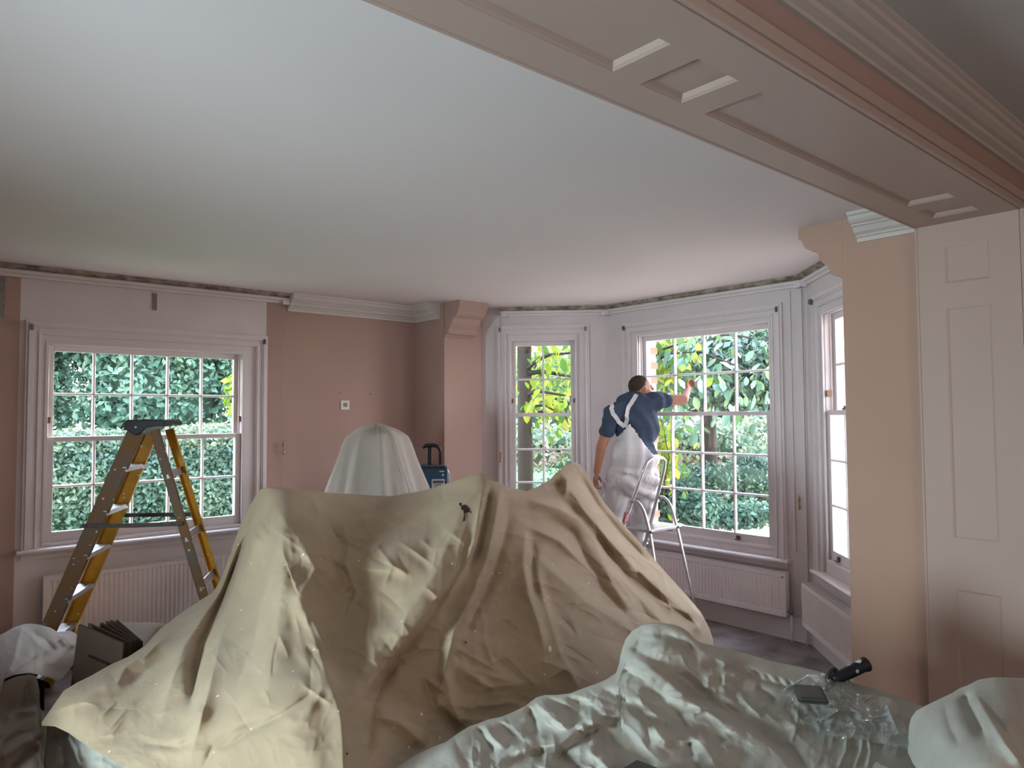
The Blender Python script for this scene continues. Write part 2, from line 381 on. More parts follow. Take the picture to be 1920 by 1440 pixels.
# cornices
def cornice(name, profile, p0, p1, inward, matr, z, parent=None):
    """profile: (out, down) pairs; swept from p0 to p1, out = inward direction"""
    d = Vector((p1[0] - p0[0], p1[1] - p0[1], 0)); i = Vector((*inward, 0))
    vs = [Vector((*p, z)) + i * o - _k * dn for p in (p0, p1) for o, dn in profile]
    n = len(profile)
    fs = [(k, (k + 1) % n, n + (k + 1) % n, n + k) for k in range(n)] + [tuple(range(n))[::-1], tuple(range(n, 2 * n))]
    return mesh_obj(name, vs, fs, matr, parent)
CP = [(-0.01, -0.01), (0.15, -0.01), (0.15, 0.018), (0.135, 0.022), (0.13, 0.04), (0.115, 0.055), (0.095, 0.062), (0.095, 0.07), (0.08, 0.075), (0.062, 0.10), (0.035, 0.112), (0.035, 0.122), (0.02, 0.126), (0.018, 0.148), (-0.01, 0.148)]
c1 = cornice('trim_cornice_left', CP, (2.73, YW), (XE, YW), (0, -1), CORN, H); c1['kind'] = 'structure'
cornice('cornice_return', CP, (XE, YW), (XE, 5.84), (-1, 0), CORN, H, c1)
c2 = cornice('trim_cornice_right', [(a * .95, b * 1.0) for a, b in CP], (XE, YB1 + 0.01), (XE, 1.78), (-1, 0), CORN, H); c2['kind'] = 'structure'
NP = [(-0.01, -0.01), (0.125, -0.01), (0.125, 0.012), (0.112, 0.016), (0.108, 0.03), (0.092, 0.034), (0.088, 0.05), (0.066, 0.062), (0.05, 0.066), (0.044, 0.078), (0.02, 0.088), (0.016, 0.098), (-0.01, 0.098)]
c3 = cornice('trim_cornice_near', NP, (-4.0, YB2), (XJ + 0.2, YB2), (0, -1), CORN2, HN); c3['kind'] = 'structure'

# baseboards in the bay
def base(name, p0, p1, inn):
    o = cornice(name, [(0, 0), (0.018, 0), (0.022, 0.01), (0.022, 0.19), (0, 0.19)], p0, p1, inn, BAYW, 0.19)
    o['kind'] = 'structure'; return o
base('baseboard_centre', CL, CR, (-1, 0)); base('baseboard_right', CR, (CR[0] - .85, CR[1] - .85), (-S2, S2)); base('baseboard_bay_left', (CL[0] - .9, CL[1] + .9), CL, (-S2, -S2))

# ------------------------------------------------------------------ windows
def sash(parent, name, x0, x1, z0, z1, cols, rows, y, rail_b, rail_t, stile=0.045, t=0.038, bar=0.02):
    mb = MB(); mb.box(x0, x0 + stile, y, y + t, z0, z1); mb.box(x1 - stile, x1, y, y + t, z0, z1)
    mb.box(x0 + stile, x1 - stile, y, y + t, z0, z0 + rail_b); mb.box(x0 + stile, x1 - stile, y, y + t, z1 - rail_t, z1)
    s = mb.build(name, WHITE, parent, bevel=0.003)
    gx0, gx1, gz0, gz1 = x0 + stile, x1 - stile, z0 + rail_b, z1 - rail_t
    cw, rh = (gx1 - gx0) / cols, (gz1 - gz0) / rows
    vb = MB().prism([(-bar / 2, y + 0.010), (-bar / 5, y), (bar / 5, y), (bar / 2, y + 0.010), (bar / 2, y + t - .006), (-bar / 2, y + t - .006)], 'z', gz0, gz1)
    me = vb.build('glazing_bar', WHITE, s)
    me.location.x = gx0 + cw
    for c in range(2, cols): linked('glazing_bar', me.data, s, (gx0 + c * cw, 0, 0))
    hb = MB().prism([(y + 0.011, -bar / 2), (y + .001, -bar / 5), (y + .001, bar / 5), (y + 0.011, bar / 2), (y + t - .007, bar / 2), (y + t - .007, -bar / 2)], 'x', gx0, gx1)
    me = hb.build('glazing_bar', WHITE, s); me.location.z = gz0 + rh
    for r in range(2, rows): linked('glazing_bar', me.data, s, (0, 0, gz0 + r * rh))
    pm = MB().add([(0, 0, 0), (cw, 0, 0), (cw, 0, rh), (0, 0, rh)], [(0, 1, 2, 3)]).build('pane', GLASS, s)
    pm.location = (gx0, y + t / 2 + .004, gz0)
    for r in range(rows):
        for c in range(cols):
            if r or c: linked('pane', pm.data, s, (gx0 + c * cw, y + t / 2 + .004, gz0 + r * rh))
    return s
def window(name, loc, rz, ox0, ox1, oz0, oz1, cols, rt, rb, glass, meet, cas=0.10, brk=(1, 1), lift=True):
    """ox..: outer casing in local x/z; glass=(gx0,gx1,gz0,gz1) glazed extent; meet z of meeting rail"""
    g0, g1, h0, h1 = glass
    root = empty(name, loc, rz, kind='structure')
    mb = MB()   # moulded architrave in steps, open at the bottom
    steps = [(0.0, 0.018, -0.028), (0.018, 0.04, -0.040), (0.04, 0.052, -0.030), (0.052, cas - 0.02, -0.020), (cas - 0.02, cas - 0.008, -0.030), (cas - 0.008, cas, -0.024)]
    for a, b, y in steps:
        mb.box(ox0 + a, ox0 + b, y, 0.01, oz0, oz1 - a); mb.box(ox1 - b, ox1 - a, y, 0.01, oz0, oz1 - a); mb.box(ox0 + b, ox1 - b, y, 0.01, oz1 - b, oz1 - a)
    mb.build('architrave', WHITE, root, bevel=0.002)
    # lining box between casing and sashes, and blind stop beads
    i0, i1, j1 = ox0 + cas, ox1 - cas, oz1 - cas
    s0, s1 = g0 - 0.045, g1 + 0.045; st = h1 + 0.045; sb = h0 - 0.075
    ln = MB()
    ln.box(i0 - 0.01, s0, 0.004, 0.20, oz0, j1 + 0.01); ln.box(s1, i1 + 0.01, 0.004, 0.20, oz0, j1 + 0.01)
    ln.box(s0, s1, 0.004, 0.20, st, j1 + 0.01); ln.box(s0, s1, 0.004, 0.20, oz0, sb)
    ln.ring(s0 - 0.022, s1 + 0.022, sb - 0.02, st + 0.022, 0.022, -0.006, 0.02)
    ln.box(s0 - 0.003, s0 + 0.012, 0.05, 0.062, sb, st); ln.box(s1 - 0.012, s1 + 0.003, 0.05, 0.062, sb, st)
    ln.build('box_frame', WHITE, root, bevel=0.002)
    b2 = MB().prism([(-0.075, oz0 + 0.0), (-0.082, oz0 - 0.012), (-0.072, oz0 - 0.028), (0.0, oz0 - 0.032), (0.02, oz0 - 0.032), (0.02, oz0 + 0.006)], 'x', ox0 - 0.03, ox1 + 0.03)
    b2.box(ox0, ox1, -0.02, 0.01, oz0 - 0.075, oz0 - 0.03).build('window_board', WHITE, root, bevel=0.002)
    MB().box(s0 - .04, s1 + .04, 0.12, 0.40, oz0 - 0.06, sb).build('outer_sill', WHITE, root)
    sash(root, 'upper_sash', s0, s1, meet - 0.018, st, cols, rt, 0.075, 0.036, 0.045)
    sash(root, 'lower_sash', s0, s1, sb, meet + 0.018, cols, rb, 0.022, 0.075, 0.036)
    for s_, x in zip(brk, (ox0 + 0.035, ox1 - 0.035)):
        if s_:
            k = MB().box(x - 0.011, x + 0.011, -0.05, -0.02, oz1 - 0.075, oz1 - 0.03); k.box(x - 0.004, x + 0.004, -0.062, -0.05, oz1 - 0.07, oz1 - 0.035)
            k.build('blind_bracket', GREYMET, root)
    for x in (s0 + 0.012, s1 - 0.012):
        MB().box(x - 0.008, x + 0.008, 0.015, 0.05, meet + 0.12, meet + 0.165).build('sash_pulley_plate', BRONZE, root)
    if lift:
        for x in ((g0 * .78 + g1 * .22), (g0 * .22 + g1 * .78)):
            k = MB().box(x - 0.016, x + 0.016, 0.008, 0.022, sb + 0.02, sb + 0.055); k.box(x - 0.022, x + 0.022, -0.004, 0.010, sb + 0.018, sb + 0.028)
            k.build('sash_lift', BRONZE, root, bevel=0.002)
        x = g0 * .55 + g1 * .45
        MB().box(x - 0.03, x + 0.03, 0.03, 0.06, meet + 0.018, meet + 0.034).tube([(x - .02, .045, meet + .03), (x + .015, .03, meet + .042)], .008).build('sash_lock', BRONZE, root)
    return root
w1 = window('window_1', (0, YW, 0), 0, W1['x0'], W1['x1'], 0.86, 2.515, 5, 2, 2, (0.95, 2.285, 0.965, 2.303), 1.645)
# bay: local x measured from the left end of each wall
w2 = window('window_2', (CL[0], CL[1], 0), -math.pi / 4, -1.137, -0.193, 0.645, 2.73, 2, 2, 3, (-0.945, -0.382, 0.785, 2.52), 1.81)
w3 = window('window_3', (CL[0], CL[1], 0), -math.pi / 2, 0.205, 1.90, 0.63, 2.71, 4, 2, 3, (0.425, 1.722, 0.785, 2.52), 1.81)
w4 = window('window_4', (CR[0], CR[1], 0), -3 * math.pi / 4, 0.20, 1.14, 0.62, 2.71, 2, 2, 3, (0.39, 0.95, 0.80, 2.50), 1.81)

# brick reveal of the bay seen past the left jamb of the centre window: one brick object per course
rv = empty('wall_bay_outer_pier', (XC + 0.21, 4.92 - 0.42 + 0.15, 0), 0, kind='structure')
MB().box(0, 0.20, -0.01, 0.5, 0.6, 2.7).build('mortar', MORTAR, rv)
bme = MB().box(-0.004, 0.215, -0.018, 0.10, 0, 0.065).build('brick', BRICKM, rv, bevel=0.003); bme.location.z = 0.62
bm2 = MB().box(-0.004, 0.105, -0.018, 0.10, 0, 0.065).build('brick', BRICKM, rv, bevel=0.003); bm2.location.z = 0.695
for i in range(2, 27):
    linked('brick', (bme if i % 2 == 0 else bm2).data, rv, (0 if i % 2 == 0 else 0.0, random.uniform(-.002, .002), 0.62 + 0.075 * i))

# ------------------------------------------------------------------ radiators
def radiator(name, loc, rz, L, z0, z1, label, dep=0.055, ribs=True, double=False, valve=1):
    """local x along, y towards the wall (front face at y=0)"""
    root = empty(name, loc, rz, label=label, cat='radiator', group=None)
    h = z1 - z0; pitch = 0.0333; n = int((L - 0.04) / pitch); off = (L - n * pitch) / 2
    xs, ys = [0.0, off * .6], [0.0, 0.0]
    for i in range(n):
        a = off + i * pitch; xs += [a + .004, a + .010, a + .0235, a + .0295]; ys += [0.0, 0.007, 0.007, 0.0]
    xs.append(L); ys.append(0.0)
    zl = [z0, z0 + 0.028, z0 + 0.042, z1 - 0.042, z1 - 0.028, z1]
    vs, fs = [], []
    for j, z in enumerate(zl):
        for x, y in zip(xs, ys): vs.append((x, y if 2 <= j <= 3 else 0.0, z))
    w = len(xs)
    for j in range(5):
        for i in range(w - 1): fs.append((j * w + i, j * w + i + 1, (j + 1) * w + i + 1, (j + 1) * w + i))
    mb = MB().add(vs, fs)
    mb.build('front_panel', RAD, root)
    b = MB(); b.box(0, L, dep + 0.001, dep + .008, z0 + .01, z1 - .01)
    b.box(-0.004, 0.0, 0.0, dep, z0 + .005, z1 + .004); b.box(L, L + 0.004, 0.0, dep, z0 + .005, z1 + .004)
    b.box(0, L, 0, 0.004, z1 - .004, z1 + .004); b.box(0, L, dep - 0.004, dep, z1 - .004, z1 + .004); b.box(0, L, 0, .004, z0 - .004, z0 + .002)
    b.build('casing', RAD, root, bevel=0.0015)
    g = MB(); k = 0.006
    while k < L - 0.012: g.box(k, k + .005, .004, dep - .004, z1 - .002, z1 + .002); k += 0.0115
    g.box(0, L, dep / 2 - .002, dep / 2 + .002, z1 - .001, z1 + .0025)
    g.build('top_grille', RAD, root)['kind'] = 'stuff'
    for x, on in ((-0.05, valve in (0, 2)), (L + 0.05, valve in (1, 2))):
        if not on: continue
        sgn = 1 if x < 0 else -1; cx = x + 0.018 * sgn
        MB().tube([(cx, dep * .5, 0), (cx, dep * .5, z0 + 0.03)], 0.008).build('pipe', RAD, root, smooth=True)
        v = MB().tube([(cx, dep * .5, z0 + .02), (cx, dep * .5, z0 + .04), (cx, dep * .5, z0 + 0.045), (cx, dep * .5, z0 + .085)], [.013, .013, .011, .011], 10)
        v.tube([(cx, dep * .5, z0 + 0.035), (x + .06 * sgn, dep * .5, z0 + 0.035)], .009); v.build('valve', GREYMET, root, smooth=True)
    MB().tube([(L - .02, -0.004, z1 - .03), (L - .02, 0.006, z1 - .03)], .007).build('bleed_plug', BRONZE, root)
    return root
radiator('radiator', (0.89, YW - 0.10, 0), 0, 1.72, 0.14, 0.665, 'long white ribbed radiator under the left window, behind the yellow ladder', valve=0)
radiator('radiator', (XC - 0.10, 4.60, 0), -math.pi / 2, 1.60, 0.195, 0.535, 'low white ribbed radiator under the middle bay window, behind the aluminium ladder', dep=0.06)
q = (CR[0] - 0.10 * S2 - 0.03 * S2 + 0.0, CR[1] + 0.10 * S2 - 0.03 * S2)
radiator('radiator', (XC - 0.115, CR[1] + 0.035, 0), -3 * math.pi / 4, 1.05, 0.165, 0.49, 'low white radiator with open top grille against the right bay wall, partly behind the pillar', dep=0.085, valve=0)

# ------------------------------------------------------------------ curtain/blind rails, strips and cords
def rail(name, p0, p1, inn, label, group=None, drop=True):
    root = empty(name, (0, 0, 0), 0, label=label, cat='curtain rail')
    s = cornice('plaster_strip', [(0, 0), (0.085, 0), (0.085, 0.012), (0.05, 0.03), (0.012, 0.036), (0, 0.036)], p0, p1, inn, DIRT, H - 0.001, root)
    cornice('rail_batten', [(0, 0.034), (0.05, 0.034), (0.055, 0.04), (0.055, 0.062), (0.03, 0.066), (0.026, 0.085), (0, 0.085)], p0, p1, inn, WHITE, H - 0.001, root)
    d = Vector((p1[0] - p0[0], p1[1] - p0[1], 0)).normalized(); i = Vector((*inn, 0))
    for p, s_ in ((p0, 1), (p1, -1)):
        c = Vector((*p, H - 0.075)) + i * 0.04 + d * s_ * 0.04
        MB().bar(c - d * .03, c + d * .03, 0.05, 0.045).build('end_block', WHITE, root)
    return root
r1 = rail('curtain_rail', (0.10, YW - 0.001), (2.735, YW - 0.001), (0, -1), 'long curtain rail with bare plaster strip above the left window')
MB().box(1.605, 1.635, YW - 0.012, YW - 0.001, 2.665, 2.80).build('wall_bracket', GREYMET, r1)
MB().box(0.598, 0.628, YW - 0.014, YW - 0.001, 2.52, 2.81).build('wall_bracket', GREYMET, r1)
k2 = 0.045
rail('curtain_rail', (CL[0] - 1.09 * S2 - .001, CL[1] + 1.09 * S2 - .001), (CL[0], CL[1]), (-S2, -S2), 'short curtain rail with grey plaster strip above the narrow bay window')
rail('curtain_rail', (CL[0] - .001, CL[1]), (CR[0] - .001, CR[1]), (-1, 0), 'curtain rail with chipped plaster strip above the wide middle bay window')
rail('curtain_rail', (CR[0], CR[1]), (CR[0] - 1.05 * S2, CR[1] - 1.05 * S2), (-S2, S2), 'curtain rail with rough plaster strip above the right-hand bay window')
# pipe chases / cover strips in the bay corners
struct('trim_bay_corner', MB().box(XC - 0.02, XC, CR[1] + 0.03, CR[1] + 0.06, 0.2, 2.80).box(XC - 0.012, XC, CR[1] + 0.13, CR[1] + 0.14, 0.7, 2.8), BAYW)

def cord(name, pts, label, cleat, n):
    root = empty(name, tuple(pts[0]), 0, label=label, cat='cord')
    o = Vector(pts[0]); mb = MB()
    P = [Vector(p) - o for p in pts]
    if len(P) > 1: mb.tube(P, 0.0022, 5)
    if n: mb.tube([p + Vector(n) * 0.035 for p in P], 0.0018, 5)
    mb.build('cord', PALE, root, smooth=True)
    if cleat:
        c = P[-1]; k = MB()
        k.tube([c + Vector((0, 0, .03)), c + Vector((0, 0, -.035))], [.007, .005], 8); k.sphere(c + Vector((0, 0, .034)), .011); k.sphere(c + Vector((0, 0, -.042)), [.011, .011, .018])
        k.tube([c + Vector((-.018, 0, .012)), c + Vector((.018, 0, .02))], .004)
        k.build('brass_toggle', BRASS, root, smooth=True)
    return root
cord('blind_cord', [(2.682, YW - .05, 2.82), (2.688, YW - .045, 1.53)], 'looped blind cord with brass toggle beside the left window', True, (0.03, 0, 0))
mesh_obj('cord_tail', *(lambda b: (b.v, b.f))(MB().tube([(0.004, .02, -1.29), (0.003, .03, -2.0)], .0018, 5)), PALE, bpy.data.objects['blind_cord'])
cord('blind_cord', [(4.735, 5.66, 2.80), (4.735, 5.66, 1.39)], 'thin blind cord with brass toggle left of the narrow bay window', True, None)
cord('blind_cord', [(XC - .03, 2.838, 2.80), (XC - .03, 2.838, 1.12)], 'thin plain pull cord hanging in the right corner of the bay', False, None)
cord('cord_cleat', [(XC - .02, 2.908, 1.16), (XC - .02, 2.908, 1.10)], 'brass cord cleat on the white wall right of the middle bay window', True, None)

sk = empty('wall_socket', (3.308, YW, 1.911), 0, label='small white telephone socket plate on the pink wall', cat='socket')
MB().box(-0.046, 0.046, -0.010, 0, -0.044, 0.044).build('plate', mat('socket_white', (0.72, 0.68, 0.6), 0.4), sk, bevel=0.004)
MB().box(-0.020, 0.020, -0.013, -0.009, -0.018, 0.022).build('module', mat('socket_grey', (0.22, 0.22, 0.21), 0.5), sk)
for x in (-.034, .034): MB().tube([(x, -.012, 0), (x, -.008, 0)], .004, 8).build('screw', GREYMET, sk)
for x in (3.255, 3.586):
    tag(MB().tube([(x, YW - 0.003, 2.022), (x, YW + .01, 2.022)], .007, 8).build('wall_plug', BRONZE),
        'small brown wall plug above the socket' if x < 3.4 else 'small brown wall plug right of the socket on pink wall', 'wall plug')

# ------------------------------------------------------------------ garden
rng = np.random.default_rng(7)
def leaves(name, pts, nrm, size, matr, parent=None, aspect=0.55, jitter=0.9, fold=0.12, rnd=None):
    """one mesh of pointed leaves (2 quads each, folded on the midrib)"""
    n = len(pts)
    d = nrm + rng.normal(0, jitter, (n, 3)); d /= np.linalg.norm(d, axis=1)[:, None]
    t = rng.normal(0, 1, (n, 3)); t[:, 2] -= 0.5; t -= d * (t * d).sum(1)[:, None]; t /= np.linalg.norm(t, axis=1)[:, None] + 1e-9
    b = np.cross(d, t); s = (size * rng.uniform(0.6, 1.25, n))[:, None]
    mid = d * s * fold
    V = np.stack([pts - t * s * .5, pts + b * s * aspect * .5 + mid, pts + t * s * .5, pts - b * s * aspect * .5 + mid], 1).reshape(-1, 3)
    me = bpy.data.meshes.new(name); me.vertices.add(4 * n); me.vertices.foreach_set('co', V.ravel())
    i = np.arange(n)[:, None] * 4
    me.loops.add(6 * n); me.polygons.add(2 * n)
    me.loops.foreach_set('vertex_index', np.concatenate([i, i + 1, i + 2, i, i + 2, i + 3], 1).ravel())
    me.polygons.foreach_set('loop_start', np.arange(2 * n) * 3); me.polygons.foreach_set('loop_total', np.full(2 * n, 3))
    at_ = me.attributes.new('rnd', 'FLOAT', 'FACE')
    r = rng.uniform(0, 1, n) if rnd is None else np.clip(rnd + rng.uniform(-.22, .22, n), 0, 1)
    at_.data.foreach_set('value', np.repeat(r, 2).astype(np.float32))
    me.materials.append(matr); me.update(calc_edges=True); me.validate()
    o = bpy.data.objects.new(name, me); C.objects.link(o); o['kind'] = 'stuff'
    if parent: o.parent = parent
    return o
def bumpf(P, f=1.0, ph=0.0):
    x, y, z = P.T * f
    return (np.sin(x * 1.7 + ph + 1.3 * np.sin(y * 1.1)) + np.sin(y * 2.3 + 2 + z) + np.sin(z * 2.9 + 1.5 * np.sin(x * .9 + ph))) / 3

L_TEAL = leaf_mat('haze_tinted_leaf', [(0.042, 0.100, 0.074), (0.079, 0.169, 0.122), (0.116, 0.222, 0.153), (0.158, 0.264, 0.158)], 0.25)  # sky haze of the window glass put into the leaves as teal tint
L_HEDGE = leaf_mat('hedge_leaf', [(0.035, 0.079, 0.063), (0.066, 0.130, 0.093), (0.110, 0.177, 0.115), (0.200, 0.232, 0.128)], 0.25)  # greyed toward teal: haze on the glass put into the leaf colour
L_LIME = leaf_mat('lime_leaf', [(0.085, 0.158, 0.021), (0.158, 0.254, 0.026), (0.264, 0.327, 0.032), (0.359, 0.327, 0.053)], 0.55)
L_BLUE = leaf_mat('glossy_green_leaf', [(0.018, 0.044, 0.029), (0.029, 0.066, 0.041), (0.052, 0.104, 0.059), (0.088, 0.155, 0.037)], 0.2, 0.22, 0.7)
L_MIX = leaf_mat('pale_shrub_leaf', [(0.063, 0.126, 0.074), (0.126, 0.190, 0.116), (0.222, 0.243, 0.158), (0.290, 0.201, 0.201)], 0.35)

G0 = -0.35
tag(MB().box(-30, XC + .31, YW + 0.36, 70, G0 - 0.3, G0).box(XC + .31, 40, 16, 70, G0 - 0.3, G0).build('lawn', GRASS), 'green lawn outside the left window in front of the hedge', 'lawn', kind='stuff')
tag(MB().box(XC + 0.31, 45, -30, 16, G0 - 0.28, G0 + 0.012).build('gravel_path', GRAVEL), 'sandy gravel ground outside the bay windows', 'ground', kind='stuff')

def hedge(name, x0, x1, y0, y1, z1, n, size, matr, label, face='y', z0=G0):
    """clipped hedge: leaf shell on the face towards the house, the top and one end, over a dark core"""
    root = empty(name, ((x0 + x1) / 2, (y0 + y1) / 2, z0), 0, label=label, cat='hedge')
    o = np.array(root.location)
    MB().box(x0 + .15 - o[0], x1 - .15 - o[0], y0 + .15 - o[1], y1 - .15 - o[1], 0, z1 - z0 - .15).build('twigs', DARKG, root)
    A = [(x1 - x0) * (z1 - z0), (x1 - x0) * (y1 - y0), (y1 - y0) * (z1 - z0)]
    ks = rng.choice(3, n, p=np.array(A) / sum(A)); u, v = rng.uniform(0, 1, n), rng.uniform(0, 1, n)
    P = np.zeros((n, 3)); N = np.zeros((n, 3))
    f = ks == 0; P[f] = np.stack([x0 + (x1 - x0) * u, np.full(n, y0), z0 + (z1 - z0) * v], 1)[f]; N[f] = (0, -1, 0.3)
    f = ks == 1; P[f] = np.stack([x0 + (x1 - x0) * u, y0 + (y1 - y0) * v, np.full(n, z1)], 1)[f]; N[f] = (0, -.2, 1)
    f = ks == 2; P[f] = np.stack([np.full(n, x0), y0 + (y1 - y0) * u, z0 + (z1 - z0) * v], 1)[f]; N[f] = (-1, 0, .3)
    bb = bumpf(P, 1.6)
    P += N * (bb * 0.13 + rng.normal(0, .05, n))[:, None]
    rr = np.clip(0.35 + 0.35 * bb + 0.35 * (P[:, 2] > z1 - .25), 0, 1)  # bulges and top lighter, hollows darker: shading put into the leaf tone
    leaves('foliage', P - o, N, size, matr, root, rnd=rr)
    return root
def blob_tree(name, c, rad, trunk_h, n, size, matr, label, cat='tree', lobes=7, core=True, tr=0.14, group=None, seed=0):
    root = empty(name, (c[0], c[1], G0), 0, label=label, cat=cat, group=group)
    r = np.random.default_rng(seed + 11); ctr = np.array([0, 0, c[2] - G0]); P, N = [], []
    core_mb = MB()
    for k in range(lobes):
        off = r.normal(0, 1, 3); off /= np.linalg.norm(off); off = off * np.array(rad) * (0.0 if k == 0 else 0.62)
        rr = np.array(rad) * (0.75 if k == 0 else r.uniform(.38, .55)); m_ = int(n / lobes * (1.6 if k == 0 else .9))
        d = rng.normal(0, 1, (m_, 3)); d /= np.linalg.norm(d, axis=1)[:, None]
        p = ctr + off + d * rr * rng.uniform(.82, 1.06, m_)[:, None]; p += d * (bumpf(p, 3.0 / max(rad) * 2, k) * .12 * max(rad))[:, None]
        P.append(p); N.append(d)
        if core: core_mb.sphere(tuple(ctr + off), tuple(rr * .72), 10, 6)
    P = np.concatenate(P); N = np.concatenate(N)
    f = P[:, 2] > 0.05; P, N = P[f], N[f]
    leaves('foliage', P, N, size, matr, root, rnd=np.clip(.45 + .4 * bumpf(P, 2.5), 0, 1))
    if core: core_mb.build('twigs', DARKG, root)
    if trunk_h: MB().tube([(0, 0, 0), (.03, .02, trunk_h * .5), (0, 0, trunk_h + rad[2] * .3)], [tr, tr * .8, tr * .5], 10).build('trunk', BARK, root, smooth=True)
    return root
# behind the left window: clipped hedge and tall conifers
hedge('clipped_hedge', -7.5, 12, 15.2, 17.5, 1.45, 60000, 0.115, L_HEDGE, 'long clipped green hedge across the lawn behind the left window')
for i, (x, y, rx, rz, lab) in enumerate([(-4.0, 22.5, 3.2, 5.2, 'dark teal evergreen tree farthest left behind the hedge'), (1.2, 24, 3.4, 6.0, 'tall teal evergreen tree behind the middle of the hedge'),
                               (6.2, 23.0, 3.2, 5.2, 'blue green tree right of centre behind the hedge'), (10.5, 22, 3.0, 5.0, 'blue green tree at the right end of the hedge'), (-1.2, 27, 3.6, 6.0, 'evergreen tree set back between the two leftmost trees')]):
    blob_tree('evergreen_tree', (x, y, 3.3), (rx, 2.2, rz), 0, 60000, 0.22, L_TEAL, lab, seed=i, core=True)
blob_tree('garden_bush', (4.05, 10.6, 2.1), (.45, .4, .6), 1.2, 900, .13, L_LIME, 'yellow green bush just outside the upper right of the left window', 'bush', lobes=4, core=False, tr=.03, seed=21)

# tree with a straight dark trunk outside the narrow bay window, its big lime leaves as objects
def leaf_mesh(matr, w=0.55):
    vs = [(0, 0, 0), (w * .42, .30, .05), (w * .5, .55, .03), (w * .3, .82, -.03), (0, 1, -.10), (-w * .3, .82, -.03), (-w * .5, .55, .03), (-w * .42, .30, .05), (0, .5, -.03)]
    return mesh_obj('leaf', vs, [(0, 1, 8), (1, 2, 8), (2, 3, 8), (3, 4, 8), (4, 5, 8), (5, 6, 8), (6, 7, 8), (7, 0, 8)], matr, smooth=True)
def leaf_tree(name, base, tr_h, tr_r, branches, nleaf, size, matrs, label, nstuff, smat, bulk, trunk=True, seed=3):
    """trunk and branches; nleaf leaf objects near the glass, the rest one foliage part. bulk: (centre, radii) of the crown"""
    r = random.Random(seed); root = empty(name, base, 0, label=label, cat='tree'); o = Vector(base)
    if trunk: MB().tube([(0, 0, 0), (.01, .02, tr_h * .4), (-.02, 0, tr_h * .75), (0, 0, tr_h)], [tr_r * 1.15, tr_r, tr_r * .93, tr_r * .8], 14).build('trunk', BARK, root, smooth=True)
    tips = []
    for p, q_, th in branches:
        p, q_ = Vector(p) - o, Vector(q_) - o; mid = (p + q_) / 2 + Vector((r.uniform(-.1, .1), r.uniform(-.1, .1), r.uniform(.02, .15)))
        pts = [p, (p + mid) / 2 + Vector((0, 0, .03)), mid, (mid + q_) / 2, q_]
        MB().tube(pts, [th, th * .85, th * .7, th * .5, th * .25], 7).build('branch', BARK, root, smooth=True); tips += [p.lerp(mid, .5), mid, mid, (mid + q_) / 2, q_, q_]
    protos = [leaf_mesh(m_) for m_ in matrs]
    for k in range(nleaf):
        t = r.choice(tips) + Vector((r.gauss(0, .17), r.gauss(0, .17), r.gauss(-.05, .17))); s = size * r.uniform(.6, 1.2)
        rot = (r.uniform(-1.9, -.5), r.uniform(-.6, .6), r.uniform(0, 6.28))
        pr = protos[k % len(protos)]
        if k < len(protos): pr.parent = root; pr.location = t; pr.rotation_euler = rot; pr.scale = (s,) * 3
        else: linked('leaf', pr.data, root, t, rot, (s,) * 3)
    P, N = [], []
    for c, rad in bulk:
        m_ = nstuff // len(bulk); d = rng.normal(0, 1, (m_, 3)); d /= np.linalg.norm(d, axis=1)[:, None]
        P.append(np.array(c) - np.array(base) + d * np.array(rad) * (rng.uniform(0.1, 1, m_) ** .5)[:, None]); N.append(d * .4 + np.array([-.4, -.2, .5]))
    P = np.concatenate(P); N = np.concatenate(N)
    leaves('foliage', P, N, size * .75, smat, root, aspect=.6, rnd=np.clip(.5 + .4 * bumpf(P, 5), 0, 1))
    return root
LM = [mat('leaf_lime', (0.222, 0.317, 0.026), .5), mat('leaf_yellow', (0.327, 0.327, 0.042), .5), mat('leaf_green', (0.085, 0.179, 0.032), .45)]
for m_ in LM:   # thin leaves let light through
    nt = m_.node_tree; b = nt.nodes['Principled BSDF']; tl = nt.nodes.new('ShaderNodeBsdfTranslucent'); tl.inputs[0].default_value = b.inputs['Base Color'].default_value
    mx = nt.nodes.new('ShaderNodeMixShader'); mx.inputs[0].default_value = .5; nt.links.new(b.outputs[0], mx.inputs[1]); nt.links.new(tl.outputs[0], mx.inputs[2])
    nt.links.new(mx.outputs[0], nt.nodes['Material Output'].inputs['Surface'])
def G(px, py, D): return tuple(float(v) for v in at(px, py, D))
tb = G(986, 900, 9.2)
leaf_tree('lime_tree', (tb[0], tb[1], G0), 5.2, 0.095,
          [(G(990, 690, 9.2), G(1090, 660, 8.8), .03), (G(990, 700, 9.2), G(1095, 710, 9.6), .035), (G(990, 740, 9.2), G(1080, 745, 8.9), .03), (G(988, 660, 9.2), G(1030, 600, 9.0), .03),
           (G(985, 640, 9.2), G(920, 600, 9.5), .03), (G(990, 770, 9.2), G(1075, 790, 9.3), .02), (G(990, 650, 9.2), G(1120, 560, 9.4), .03)],
          230, 0.16, LM, 'tree with straight dark trunk and lime leaves outside the narrow bay window', 700, L_LIME,
          [(G(1040, 640, 10.2), (.9, .9, .6)), (G(1030, 720, 10.4), (.8, .8, .5))])
